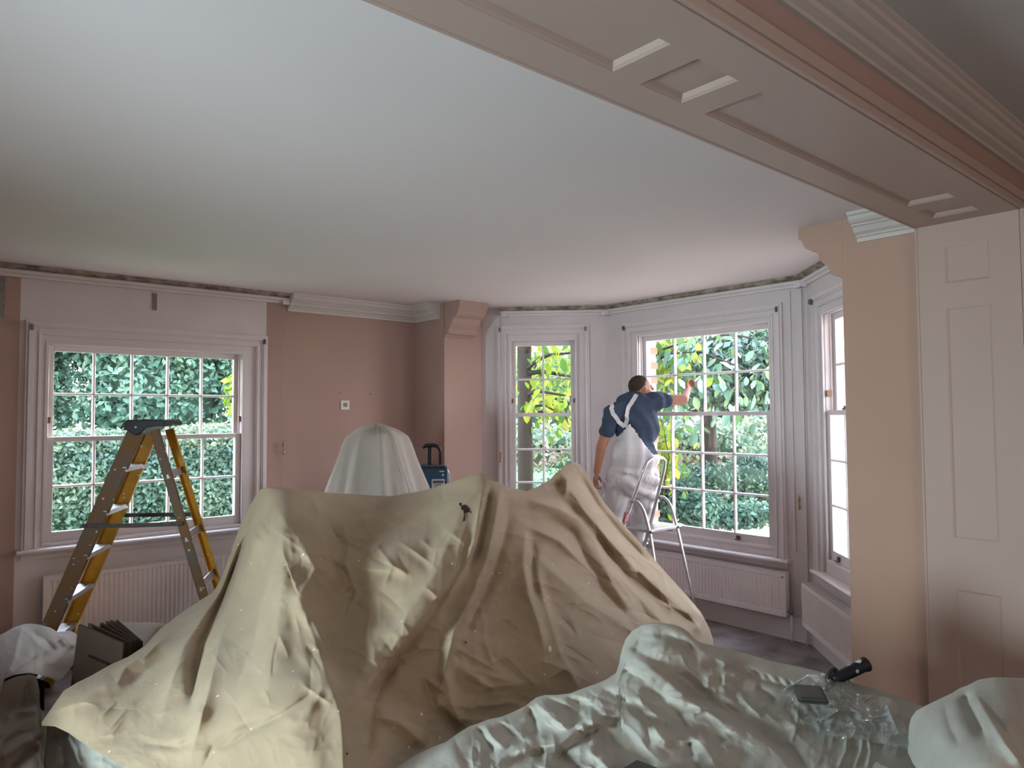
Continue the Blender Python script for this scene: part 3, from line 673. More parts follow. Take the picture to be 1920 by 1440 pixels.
# leafy tree whose crown hangs over the wide bay window
tb = G(1240, 880, 9.0)
LG = [mat('leaf_dark_green', (0.06, 0.15, 0.09), .3, spec=.6), mat('leaf_blue_green', (0.12, 0.24, 0.17), .25, spec=.7), mat('leaf_mid_green', (0.10, 0.20, 0.06), .35, spec=.6)]
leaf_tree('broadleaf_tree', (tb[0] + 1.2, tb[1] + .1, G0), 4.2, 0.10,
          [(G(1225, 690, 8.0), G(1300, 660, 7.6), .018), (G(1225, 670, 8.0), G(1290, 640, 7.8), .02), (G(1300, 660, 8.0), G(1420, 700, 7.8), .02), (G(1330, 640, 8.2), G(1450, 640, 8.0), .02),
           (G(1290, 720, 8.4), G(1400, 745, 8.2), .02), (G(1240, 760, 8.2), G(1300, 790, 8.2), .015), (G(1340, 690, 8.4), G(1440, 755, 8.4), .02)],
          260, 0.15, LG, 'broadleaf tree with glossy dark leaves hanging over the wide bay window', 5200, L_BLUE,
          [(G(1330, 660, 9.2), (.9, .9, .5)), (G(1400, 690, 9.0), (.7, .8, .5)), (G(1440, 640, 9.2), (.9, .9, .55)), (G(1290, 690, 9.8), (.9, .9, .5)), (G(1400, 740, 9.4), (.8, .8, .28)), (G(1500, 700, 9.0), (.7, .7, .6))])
lt = G(1225, 690, 8.0)
leaf_tree('climbing_shrub', (lt[0], lt[1], G0), 2.2, 0.03,
          [(G(1228, 900, 8.0), G(1232, 700, 8.0), .012), (G(1240, 950, 7.9), G(1238, 780, 7.9), .01), (G(1225, 700, 8.0), G(1262, 650, 8.0), .01)],
          150, 0.13, [LM[0], LM[2], LM[1]], 'bright lime climbing shrub beside the brick pier of the wide bay window', 900, L_LIME,
          [(G(1240, 680, 8.3), (.22, .22, .3)), (G(1236, 870, 8.1), (.16, .2, .45)), (G(1255, 930, 8.3), (.2, .2, .15))], seed=8)
# low shrubs, clipped balls and pale planting beyond the bay
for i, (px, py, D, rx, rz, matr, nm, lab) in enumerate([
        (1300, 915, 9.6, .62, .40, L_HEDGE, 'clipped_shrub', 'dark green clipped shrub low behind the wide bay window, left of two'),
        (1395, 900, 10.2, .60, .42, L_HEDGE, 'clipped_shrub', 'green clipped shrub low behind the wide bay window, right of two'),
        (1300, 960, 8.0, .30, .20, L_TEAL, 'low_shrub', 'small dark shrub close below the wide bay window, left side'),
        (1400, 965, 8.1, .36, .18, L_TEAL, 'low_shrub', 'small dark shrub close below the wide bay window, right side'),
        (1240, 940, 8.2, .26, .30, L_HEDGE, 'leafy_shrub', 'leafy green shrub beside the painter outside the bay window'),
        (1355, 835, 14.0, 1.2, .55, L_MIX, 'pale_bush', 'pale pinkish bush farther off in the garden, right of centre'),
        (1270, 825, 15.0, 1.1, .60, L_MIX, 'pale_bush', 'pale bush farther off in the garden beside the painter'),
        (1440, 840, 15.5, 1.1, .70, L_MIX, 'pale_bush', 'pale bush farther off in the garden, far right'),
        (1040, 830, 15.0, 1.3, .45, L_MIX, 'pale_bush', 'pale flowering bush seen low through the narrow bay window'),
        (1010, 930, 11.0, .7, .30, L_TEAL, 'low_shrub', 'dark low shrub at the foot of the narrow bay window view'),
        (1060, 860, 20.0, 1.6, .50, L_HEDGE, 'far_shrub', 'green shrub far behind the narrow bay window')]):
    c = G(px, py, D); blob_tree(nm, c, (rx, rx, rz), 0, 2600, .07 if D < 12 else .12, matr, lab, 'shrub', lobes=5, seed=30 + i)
for i, (px, D, rx, rz, lab) in enumerate([(1000, 34, 3.5, 3.0, 'distant tree on the left behind the narrow bay window'), (1130, 40, 4.5, 4.2, 'distant tree hidden behind the bay corner'), (1290, 30, 3.6, 3.2, 'distant tree behind the painter'), (1440, 28, 3.4, 3.8, 'distant tree behind the right of the wide bay window')]):
    c = G(px, 740, D); blob_tree('distant_tree', (c[0], c[1], 2.2), (rx, rx, rz), 0, 4200, .34, L_TEAL if i % 2 else L_MIX, lab, seed=60 + i)
# tree added to block the sun over the bay; pale garden wall
gc = (12.0, 4.6)
blob_tree('sun_block_tree', (9.9, 8.2, 5.0), (2.6, 2.4, 1.9), 2.0, 7000, .20, L_BLUE, 'tall garden tree added beyond the bay windows to block the sun', seed=77, core=False, tr=.2)
tag(MB().box(15, 15.3, 2.0, 7.4, G0, 1.9).box(14.95, 15.35, 2.0, 7.4, 1.9, 2.0).build('garden_wall', RENDER, bevel=.01), 'pale rendered garden wall seen through the right bay window', 'wall')

# ------------------------------------------------------------------ draped cloth
def tps(pts, vals):
    P = np.array(pts, float) / 400; n = len(P)
    r = np.linalg.norm(P[:, None] - P[None], axis=2); K = np.where(r > 0, r * r * np.log(r + 1e-12), 0) + np.eye(n) * 1e-4
    A = np.zeros((n + 3, n + 3)); A[:n, :n] = K; A[:n, n] = 1; A[:n, n + 1:] = P; A[n, :n] = 1; A[n + 1:, :n] = P.T
    w = np.linalg.solve(A, np.concatenate([vals, [0, 0, 0]]))
    def f(x, y):
        x = np.asarray(x, float) / 400; y = np.asarray(y, float) / 400
        out = w[n] + w[n + 1] * x + w[n + 2] * y
        for i in range(n):
            d2 = (x - P[i, 0]) ** 2 + (y - P[i, 1]) ** 2; out = out + w[i] * 0.5 * d2 * np.log(d2 + 1e-12)
        return out
    return f
def vnoise(x, y, seed=0):
    def h(i, j):
        v = np.sin(i * 127.1 + j * 311.7 + seed * 74.7) * 43758.5453; return v - np.floor(v)
    i, j = np.floor(x), np.floor(y); fx, fy = x - i, y - j; fx = fx * fx * (3 - 2 * fx); fy = fy * fy * (3 - 2 * fy)
    return (h(i, j) * (1 - fx) + h(i + 1, j) * fx) * (1 - fy) + (h(i, j + 1) * (1 - fx) + h(i + 1, j + 1) * fx) * fy
def ridged(x, y, s, seed=0, oct=3):
    """sharp crumple creases"""
    o = 0; a = 1.0
    wx = x + s * .8 * (vnoise(x / s / 1.3, y / s / 1.3, seed + 5) - .5); wy = y + s * .8 * (vnoise(x / s / 1.3 + 9, y / s / 1.3, seed + 6) - .5)
    for k in range(oct):
        o = o + a * (1 - np.abs(2 * vnoise(wx / s, wy / s, seed + k) - 1)); a *= .5; s *= .53
    return o
def fold(X, Y, line, amp, wl, wr=None, taper=True):
    """ridge (amp>0) or valley (amp<0) along a polyline; wl/wr: half widths left and right of its direction"""
    wr = wr or wl; L = [np.array(p, float) for p in line]; tot = sum(np.linalg.norm(b - a) for a, b in zip(L, L[1:])); s = 0
    best = np.full(X.shape, 1e9); sg = np.zeros(X.shape); tt = np.zeros(X.shape)
    for a, b in zip(L, L[1:]):
        d = b - a; l = np.linalg.norm(d); t = np.clip(((X - a[0]) * d[0] + (Y - a[1]) * d[1]) / (l * l), 0, 1)
        dx, dy = X - a[0] - t * d[0], Y - a[1] - t * d[1]; q = np.hypot(dx, dy); m_ = q < best
        best = np.where(m_, q, best); sg = np.where(m_, d[0] * dy - d[1] * dx, sg); tt = np.where(m_, (s + t * l) / tot, tt); s += l
    w = np.where(sg > 0, wr, wl)    # image y grows downwards: sg>0 is to the right of travel
    e = .45 * np.exp(-(best / w) ** 2) + .55 * np.exp(-1.5 * np.maximum(np.hypot(best, 1.5) - 1.5, 0) / w)
    if taper: e = e * np.clip(np.minimum(tt * 5, (1 - tt) * 5) + 0.15, 0, 1)
    return amp * e
def creases(X, Y, seed, n, c, sd, ln, amp, ang=None):
    """n short straight creases scattered about c, each a sharp little ridge with a softer hollow beside it"""
    r = np.random.default_rng(seed); d = np.zeros(X.shape)
    for _ in range(n):
        x, y = r.normal(c[0], sd[0]), r.normal(c[1], sd[1]); a = math.radians(ang + r.normal(0, 22)) if ang is not None else r.uniform(0, math.pi)
        L = r.uniform(*ln) / 2; k = r.uniform(-.3, .3); ux, uy = math.cos(a), math.sin(a); s_ = amp * r.uniform(.4, 1.3) * (1 if r.random() < .7 else -1)
        m_ = (np.abs(X - x) < L + 40) & (np.abs(Y - y) < L + 40)
        if not m_.any(): continue
        xs, ys = X[m_] - x, Y[m_] - y; t = xs * ux + ys * uy; q = -xs * uy + ys * ux - k * (t * t / L / 2)
        e = np.clip(1 - (t / L) ** 2, 0, 1) ** .7; w = r.uniform(3.5, 8)
        d[m_] += s_ * e * (np.exp(-np.abs(q) / w) - .6 * np.exp(-((q - 2.4 * w) / (2.4 * w)) ** 2))
    return d
def lerp_poly(poly, x):
    p = np.array(poly, float); return np.interp(x, p[:, 0], p[:, 1])
def relief(name, top, bot, depth, disp, nx, ny, matr, back=0.5, backz=0.0, parent=None, fall=1.0, xs=None):
    """a cloth surface sampled over the region between two outlines, each sample at its own distance; behind the crest the
    cloth turns over and falls to backz"""
    x0, x1 = top[0][0], top[-1][0]
    xs = np.linspace(x0, x1, nx) if xs is None else xs
    t = lerp_poly(top, xs); b = np.maximum(lerp_poly(bot, xs), t + 1.0)
    v = np.linspace(0, 1, ny)
    X = np.repeat(xs[None], ny, 0); Y = t[None] + (b - t)[None] * v[:, None]
    D = depth(X, Y); dd = disp(X, Y) if disp else 0
    edge = np.clip(v * 14, 0, 1)[:, None]
    D = D - dd * edge
    P = at(X, Y, D)
    P[..., 2] = np.maximum(P[..., 2], 0.004)
    rows = []
    if back:
        away = np.stack([P[0, :, 0], P[0, :, 1]], 1); away /= np.linalg.norm(away, axis=1)[:, None]
        drop = np.maximum(P[0, :, 2] - backz, 0)
        for s in (1.0, .8, .6, .42, .28, .16, .08, .03):
            q = P[0].copy(); q[:, :2] += away * back * (s ** .8); q[:, 2] -= drop * (s ** 1.35) * fall + .001; rows.append(q)
    allP = np.concatenate([np.stack(rows), P]) if rows else P
    m_ = allP.shape[0]; idx = np.arange(m_ * nx).reshape(m_, nx)
    F = np.stack([idx[:-1, :-1], idx[1:, :-1], idx[1:, 1:], idx[:-1, 1:]], -1).reshape(-1, 4)
    V = allP.reshape(-1, 3); c = V.mean(0); c[2] = V[:, 2].min()
    me = bpy.data.meshes.new(name); me.vertices.add(len(V)); me.vertices.foreach_set('co', (V - (0 if parent else c)).ravel())
    me.loops.add(len(F) * 4); me.polygons.add(len(F)); me.loops.foreach_set('vertex_index', F.ravel())
    me.polygons.foreach_set('loop_start', np.arange(len(F)) * 4); me.polygons.foreach_set('loop_total', np.full(len(F), 4))
    me.polygons.foreach_set('use_smooth', np.ones(len(F), bool)); me.materials.append(matr); me.update(calc_edges=True)
    o = bpy.data.objects.new(name, me); C.objects.link(o)
    if parent: o.parent = parent
    else: o.location = c
    sol = o.modifiers.new('thickness', 'SOLIDIFY'); sol.thickness = 0.003; sol.offset = -1
    return o

# --- the big brown dust sheet over stacked furniture
B_TOP = [(78, 1357), (99, 1326), (119, 1297), (145, 1281), (170, 1269), (206, 1248), (241, 1232), (271, 1212), (300, 1180), (333, 1154), (376, 1125), (397, 1112), (405, 1102), (417, 1078),
         (432, 1040), (446, 997), (464, 957), (478, 932), (488, 918), (498, 914), (520, 914), (560, 918), (612, 923), (700, 929), (735, 930), (790, 921), (840, 906), (880, 893), (900, 887), (910, 890),
         (918, 900), (928, 903), (938, 904), (945, 911), (975, 918), (988, 921), (1010, 912), (1030, 900), (1045, 885), (1060, 872), (1075, 867), (1085, 869), (1095, 880), (1110, 905), (1130, 938),
         (1160, 975), (1185, 1000), (1215, 1035), (1250, 1075), (1290, 1120), (1315, 1150), (1330, 1180), (1337, 1203)]
B_BOT = [(78, 1360), (103, 1362), (128, 1374), (149, 1389), (174, 1405), (202, 1421), (229, 1435), (257, 1448), (300, 1500), (740, 1520), (800, 1470), (900, 1425), (1000, 1390), (1100, 1350), (1160, 1310), (1240, 1275), (1337, 1262)]
B_CTRL = [(498, 914, 3.75), (470, 960, 3.85), (432, 1040, 4.0), (400, 1110, 4.05), (300, 1185, 3.65), (206, 1248, 3.3), (119, 1297, 3.05), (78, 1357, 2.95), (620, 925, 4.0), (735, 930, 4.15), (820, 912, 4.05), (903, 888, 3.85), (985, 920, 4.2),
          (1075, 867, 4.75), (1115, 910, 4.85), (1185, 1000, 4.95), (1250, 1075, 5.0), (1300, 1130, 5.0), (1337, 1203, 4.9), (1337, 1262, 4.7),
          (500, 1000, 3.40), (510, 1100, 3.05), (500, 1200, 2.75), (420, 1250, 2.8), (330, 1230, 3.2), (270, 1330, 2.8), (160, 1330, 2.85), (150, 1390, 2.75), (257, 1445, 2.45), (400, 1400, 2.35), (480, 1500, 2.2), (600, 1500, 2.0), (600, 1300, 2.30),
          (590, 1200, 2.70), (640, 1100, 3.15), (640, 1000, 3.5), (740, 1020, 3.38), (700, 1150, 2.95), (640, 1330, 2.28), (740, 1300, 2.55), (760, 1480, 2.25), (830, 1050, 3.22), (800, 1180, 2.84), (880, 950, 3.65), (940, 1000, 3.6), (920, 1120, 3.25),
          (900, 1250, 2.85), (870, 1380, 2.6), (1000, 1050, 3.7), (1010, 1180, 3.25), (1000, 1320, 2.85), (1080, 950, 4.5), (1100, 1050, 4.2), (1130, 1150, 3.8), (1150, 1260, 3.35), (1200, 1130, 4.35), (1240, 1200, 4.3), (1100, 1345, 2.95)]
bd = tps([p[:2] for p in B_CTRL], [p[2] for p in B_CTRL])
def b_disp(X, Y):
    f = lambda *a, **k: fold(X, Y, *a, **k)
    d = 0
    # left: overlapping edge and the dark slit
    d = d + f([(490, 925), (468, 975), (430, 1060), (405, 1120), (345, 1210), (318, 1290), (300, 1360)], .055, 26, 14)
    d = d + f([(478, 965), (450, 1035), (421, 1115), (378, 1210), (366, 1260), (357, 1325)], -.17, 9, 13, taper=True)
    d = d + f([(497, 918), (476, 1010), (452, 1090), (415, 1190), (392, 1290), (352, 1440)], .07, 22, 30)
    d = d + f([(512, 940), (505, 1010), (492, 1100), (478, 1200), (440, 1290)], -.035, 14, 18)
    d = d + f([(530, 960), (530, 1080), (520, 1180), (500, 1300)], .03, 20)
    d = d + f([(495, 1345), (440, 1365), (400, 1400), (380, 1440)], -.02, 8); d = d + f([(600, 1290), (530, 1340), (470, 1370), (410, 1410)], -.022, 7)
    # crest of the bright panel: light side left, shade right
    d = d + f([(560, 1120), (590, 1200), (615, 1270), (640, 1345), (645, 1440)], .055, 60, 22, taper=False)
    d = d + f([(500, 930), (560, 1010), (620, 1085), (650, 1110)], .03, 34, 20)
    d = d + f([(655, 1100), (645, 1200), (640, 1290)], -.035, 30, 34)
    # long diagonal fold from lower left up to the crest
    d = d + f([(648, 1335), (700, 1275), (750, 1215), (800, 1150), (850, 1075), (880, 1000), (898, 925)], .085, 34, 30)
    d = d + f([(868, 930), (850, 1000), (815, 1075), (760, 1160), (700, 1235), (655, 1300)], .03, 26, 20)
    d = d + f([(900, 915), (884, 990), (868, 1060), (820, 1140), (770, 1210), (715, 1280), (670, 1340)], -.05, 14, 17)
    # the two narrow pleats hanging from the second peak
    d = d + f([(912, 905), (898, 960), (890, 1020), (860, 1085), (820, 1150)], .05, 11, 12)
    d = d + f([(921, 908), (909, 980), (897, 1030), (885, 1062)], -.06, 6, 6)
    d = d + f([(940, 905), (930, 970), (912, 1050), (884, 1120), (852, 1185), (838, 1240), (826, 1300)], .085, 12, 13)
    d = d + f([(958, 935), (945, 1010), (925, 1075), (898, 1130), (868, 1200)], -.055, 14, 26)
    d = d + f([(745, 1230), (700, 1320), (690, 1400), (680, 1440)], -.05, 16, 14)
    d = d + f([(700, 1345), (745, 1350), (800, 1400)], .03, 14)
    d = d + f([(830, 1250), (850, 1330), (870, 1370)], .025, 12); d = d + f([(790, 1260), (815, 1330), (880, 1375)], -.03, 10)
    # right half
    d = d + f([(985, 995), (982, 1060), (992, 1120), (1010, 1170), (1022, 1230)], .055, 10, 16)
    d = d + f([(998, 1010), (998, 1080), (1012, 1130)], -.045, 9, 9)
    d = d + f([(1004, 1050), (1012, 1100), (1030, 1160), (1052, 1230), (1085, 1290)], .06, 9, 60)
    d = d + f([(1005, 1045), (1050, 1085), (1100, 1130), (1160, 1165), (1200, 1200)], .05, 14, 30)
    d = d + f([(950, 915), (1000, 940), (1050, 955), (1085, 975), (1110, 1005), (1128, 1050), (1148, 1095), (1175, 1135), (1202, 1172)], .06, 12, 20)
    d = d + f([(1030, 970), (1075, 1000), (1100, 1050), (1135, 1110), (1180, 1160)], -.05, 13, 18)
    d = d + f([(985, 985), (1050, 1015), (1095, 1060), (1130, 1095)], .04, 14, 10)
    d = d + f([(1060, 905), (1090, 950), (1130, 1000), (1190, 1065), (1240, 1110), (1290, 1150)], .05, 18, 14)
    d = d + f([(1040, 925), (1075, 955), (1120, 1010), (1180, 1085), (1240, 1140)], -.055, 12, 16)
    d = d + f([(1085, 885), (1120, 945), (1165, 1000), (1220, 1060)], -.03, 8, 10)
    d = d + f([(1140, 1060), (1190, 1110), (1240, 1165), (1300, 1190)], .04, 14, 12); d = d + f([(1200, 1090), (1260, 1140), (1310, 1175)], -.03, 10)
    d = d + f([(1240, 1130), (1290, 1150), (1318, 1190)], .035, 12)
    d = d + f([(1035, 895), (1050, 888), (1062, 900), (1060, 930)], .03, 8); d = d + f([(1022, 915), (1040, 905), (1052, 915)], -.04, 7)
    d = d + f([(1175, 1180), (1190, 1230), (1170, 1280)], -.03, 14)
    # sag under the crest between the first two peaks
    d = d + f([(520, 935), (600, 985), (680, 975), (760, 950), (830, 925)], .035, 16, 24)
    d = d + f([(560, 960), (640, 1010), (720, 1000), (800, 965)], -.02, 14)
    d = d + f([(655, 1000), (650, 1060), (668, 1110), (640, 1180)], .016, 7); d = d + f([(700, 1015), (735, 1060), (720, 1100)], .014, 6)
    d = d + f([(560, 1020), (590, 1060), (575, 1110)], .016, 8); d = d + f([(700, 1120), (690, 1190), (700, 1230)], .012, 6)
    # left skirt
    d = d + f([(330, 1180), (270, 1225), (235, 1250), (220, 1280), (185, 1290), (165, 1300)], .035, 12, 16)
    d = d + f([(320, 1220), (270, 1260), (240, 1285)], -.03, 10); d = d + f([(100, 1335), (130, 1322), (170, 1312), (230, 1300)], .014, 8)
    d = d + f([(360, 1390), (330, 1400), (270, 1395)], -.02, 9); d = d + f([(330, 1400), (360, 1360), (380, 1320)], .03, 10, 14)
    d = d + f([(240, 1440), (300, 1400), (345, 1370)], .02, 14)
    cr = ridged(X, Y, 62, 3, 3) - 1.0; amp = .012 + .016 * np.exp(-((X - 680) ** 2 + (Y - 1060) ** 2) / 170 ** 2) + .012 * np.exp(-((X - 1180) ** 2 + (Y - 1060) ** 2) / 90 ** 2) + .012 * np.exp(-((X - 900) ** 2 + (Y - 1300) ** 2) / 120 ** 2)
    d = d + cr * amp * np.clip(vnoise(X / 110, Y / 110, 9) * 1.8 - .3, .15, 1)
    d = d + (vnoise(X / 60, Y / 60, 4) - .5) * .02
    d = d + creases(X, Y, 5, 75, (690, 1045), (105, 95), (30, 95), .013) + creases(X, Y, 6, 26, (1175, 1050), (60, 70), (40, 110), .011, 50) + creases(X, Y, 7, 34, (900, 1260), (110, 70), (40, 120), .011, 30) \
        + creases(X, Y, 8, 26, (1090, 1110), (70, 80), (40, 110), .009, 45) + creases(X, Y, 9, 30, (500, 1180), (70, 120), (30, 90), .007, 70) + creases(X, Y, 10, 22, (230, 1330), (90, 50), (30, 90), .008, -20)
    return d * np.clip(bd(X, Y) / 3.4, .7, 1.5) * 1.35
bxs = np.unique(np.concatenate([np.linspace(78, 1337, 600), np.linspace(380, 510, 60)]))
brown = relief('brown_dust_sheet', B_TOP, B_BOT, bd, b_disp, len(bxs), 300, BROWN, back=0.55, backz=0.0, xs=bxs)
tag(brown, 'big brown cotton dust sheet draped in peaks over stacked furniture in the middle', 'dust sheet')
bmod = MB()
def on_brown(px, py): 
    x = np.array([[float(px)]]); y = np.array([[float(py)]]); e = 1.0
    return at(x, y, bd(x, y) - b_disp(x, y))[0, 0]
def splat(name, pts, matr, th=.004, parent=None, label=None):
    P = [on_brown(a, b) for a, b in pts]; toC = [E0 - p for p in P]
    P = [p + t / np.linalg.norm(t) * th for p, t in zip(P, toC)]
    c = sum(P) / len(P); o = np.array(parent.location) if parent else 0
    t = (E0 - c) / np.linalg.norm(E0 - c) * th
    n = len(P); vs = [c + t - o] + [p - o for p in P] + [p - 2 * t - o for p in P]
    fs = [(0, 1 + i, 1 + (i + 1) % n) for i in range(n)] + [(1 + i, 1 + n + i, 1 + n + (i + 1) % n, 1 + (i + 1) % n) for i in range(n)]
    q_ = mesh_obj(name, vs, fs, matr, parent)
    if label: q_['label'] = label
    return q_
STAIN = mat('black_paint_blot', (0.012, 0.008, 0.008), .25)
splat('paint_blot', [(868, 947), (873, 946), (877, 950), (881, 954), (879, 960), (877, 961), (874, 959), (872, 964), (871, 976), (868, 978), (870, 965), (869, 957), (865, 955), (864, 950)], STAIN, parent=brown, label='black blot of paint with a drip near the second peak')
splat('paint_blot', [(861, 943), (864, 942), (866, 945), (864, 949), (861, 947)], STAIN, parent=brown)
splat('paint_blot', [(881, 957), (883, 960), (883, 963), (881, 961)], STAIN, parent=brown)
splat('white_spot', [(1030 + 3.2 * math.cos(a_) + 1, 1215 + 6.5 * math.sin(a_) + 2) for a_ in np.linspace(0, 6.28, 10)[:-1]], WHITES, parent=brown, label='round white paint drip')
splat('burn_hole', [(874 + 2.2 * math.cos(a_), 1204 + 2.2 * math.sin(a_)) for a_ in np.linspace(0, 6.28, 8)[:-1]], STAIN, .002, parent=brown)
splat('burn_hole', [(651 + 2.2 * math.cos(a_), 1413 + 2.4 * math.sin(a_)) for a_ in np.linspace(0, 6.28, 8)[:-1]], STAIN, .002, parent=brown)

# --- sage linen sheet over the table in the foreground
G_TOP = [(640, 1478), (690, 1462), (742, 1440), (780, 1415), (812, 1400), (835, 1392), (860, 1374), (882, 1361), (898, 1356), (915, 1349), (940, 1344), (960, 1336), (985, 1324), (1005, 1308), (1022, 1303), (1042, 1303), (1070, 1300), (1095, 1290),
         (1115, 1283), (1135, 1275), (1155, 1262), (1161, 1245), (1164, 1225), (1172, 1200), (1185, 1183), (1205, 1171), (1225, 1167), (1242, 1169), (1260, 1170), (1278, 1176), (1295, 1187), (1303, 1198), (1315, 1205), (1345, 1212), (1400, 1225),
         (1450, 1240), (1500, 1250), (1540, 1260), (1580, 1275), (1640, 1291), (1700, 1313), (1740, 1328), (1800, 1345), (1990, 1400)]
G_BOT = [(640, 1600), (1990, 1640)]
G_CTRL = [(640, 1478, .70), (742, 1440, .76), (900, 1356, .80), (1030, 1303, .84), (1130, 1277, .87), (1160, 1250, .90), (1175, 1198, .96), (1215, 1168, 1.02), (1262, 1171, 1.02), (1300, 1195, .98), (1345, 1212, .94), (1450, 1240, .89), (1540, 1260, .86), (1640, 1291, .84),
          (1740, 1328, .82), (1990, 1400, .80), (1230, 1215, .97), (1200, 1260, .91), (1290, 1260, .90), (1100, 1340, .83), (1300, 1340, .83), (1500, 1330, .81), (1650, 1360, .81), (900, 1420, .79), (1100, 1420, .80), (1300, 1420, .80), (1500, 1420, .80), (1700, 1420, .80),
          (700, 1560, .77), (1000, 1560, .79), (1300, 1560, .80), (1700, 1580, .80), (1990, 1580, .80)]
gz = tps([p[:2] for p in G_CTRL], [p[2] for p in G_CTRL])
def gd(X, Y):
    d = ray(X, Y); return (gz(X, Y) - EYE) / d[..., 2]
def g_disp(X, Y):
    f = lambda *a, **k: fold(X, Y, *a, **k); d = 0
    d = d + f([(1168, 1216), (1190, 1232), (1240, 1266), (1290, 1311), (1340, 1345), (1400, 1372), (1450, 1405), (1490, 1450)], .055, 20, 22)
    d = d + f([(1180, 1212), (1230, 1240), (1290, 1285), (1345, 1325), (1420, 1362), (1480, 1405), (1520, 1450)], -.06, 13, 16)
    d = d + f([(1290, 1186), (1315, 1215), (1350, 1240), (1400, 1275)], .045, 12, 14)
    d = d + f([(1215, 1180), (1200, 1200), (1190, 1225)], -.03, 9); d = d + f([(1240, 1172), (1285, 1180), (1305, 1200)], .03, 9, 12); d = d + f([(1225, 1190), (1255, 1190), (1290, 1210), (1300, 1225)], -.04, 12)
    d = d + f([(1330, 1230), (1360, 1250), (1400, 1262)], -.035, 10, 12)
    d = d + f([(935, 1424), (965, 1408), (1000, 1401), (1052, 1394), (1085, 1366), (1110, 1348), (1150, 1332)], .05, 13, 15)
    d = d + f([(945, 1432), (1000, 1414), (1060, 1408), (1095, 1382), (1140, 1352)], -.045, 8, 12)
    d = d + f([(893, 1357), (908, 1385), (927, 1412)], -.035, 6, 8); d = d + f([(905, 1355), (925, 1385), (950, 1405)], .03, 10, 8)
    d = d + f([(931, 1350), (960, 1378), (990, 1396)], -.03, 6, 8); d = d + f([(984, 1322), (1000, 1350), (1010, 1384)], -.045, 8, 14); d = d + f([(1000, 1312), (1035, 1345), (1068, 1370)], .04, 10, 8)
    d = d + f([(1021, 1302), (1060, 1325), (1095, 1348)], -.03, 6, 9); d = d + f([(1062, 1302), (1090, 1325), (1110, 1322)], -.035, 9)
    d = d + f([(1130, 1290), (1165, 1310), (1210, 1330)], -.03, 8, 12); d = d + f([(1165, 1255), (1200, 1268), (1215, 1280)], -.03, 6, 10)
    d = d + f([(1200, 1290), (1235, 1305), (1270, 1340), (1290, 1375)], -.05, 22, 20); d = d + f([(1165, 1322), (1190, 1345), (1230, 1370), (1255, 1400)], .045, 14, 20)
    d = d + f([(1130, 1360), (1150, 1395), (1190, 1415), (1230, 1440)], -.045, 20, 16); d = d + f([(1222, 1360), (1240, 1375), (1265, 1390)], .035, 8, 10)
    d = d + f([(1250, 1362), (1290, 1375), (1320, 1400), (1345, 1440)], .03, 9, 12); d = d + f([(1280, 1345), (1320, 1330)], .025, 7); d = d + f([(1290, 1390), (1300, 1420)], -.04, 14)
    d = d + f([(1040, 1415), (1070, 1430), (1090, 1450)], -.05, 18, 22); d = d + f([(1100, 1405), (1125, 1425), (1150, 1450)], .04, 12)
    for i in range(7):
        x = 1370 + i * 21; d = d + f([(x, 1245 + i * 6), (x + 18, 1262 + i * 6), (x + 40, 1270 + i * 6)], -.016, 4, 6)
    d = d + f([(1415, 1290), (1440, 1300), (1455, 1320)], -.03, 9); d = d + f([(1385, 1300), (1410, 1330), (1430, 1345)], .022, 6)
    for a, b, c, e in ((1571, 1440, 1590, 1378), (1602, 1440, 1618, 1377), (1626, 1440, 1628, 1380), (1480, 1400, 1496, 1330)):
        d = d + f([(a, b), ((a + c) / 2 + 5, (b + e) / 2), (c, e)], .018, 4, 5)
    cr = ridged(X, Y * 1.3, 46, 21, 4) - 1.1
    d = d + cr * .020 * np.clip(vnoise(X / 90, Y / 70, 31) * 1.8 - .2, .2, 1.1) * np.clip((1900 - X) / 300, .35, 1)
    d = d + (vnoise(X / 50, Y / 36, 33) - .5) * .03
    d = d + creases(X, Y, 15, 60, (1000, 1380), (120, 36), (25, 90), .014, 55) + creases(X, Y, 16, 70, (1240, 1330), (110, 60), (25, 100), .014, 40) + creases(X, Y, 17, 60, (1450, 1340), (90, 50), (20, 70), .010, 35) + creases(X, Y, 18, 30, (1590, 1410), (60, 25), (20, 60), .008, -70)
    return d * .85
green = relief('linen_dust_sheet', G_TOP, G_BOT, gd, g_disp, 620, 200, GREEN, back=0.10, backz=0.30, fall=1.0)
tag(green, 'crumpled sage green linen sheet spread over the table in the foreground', 'dust sheet')
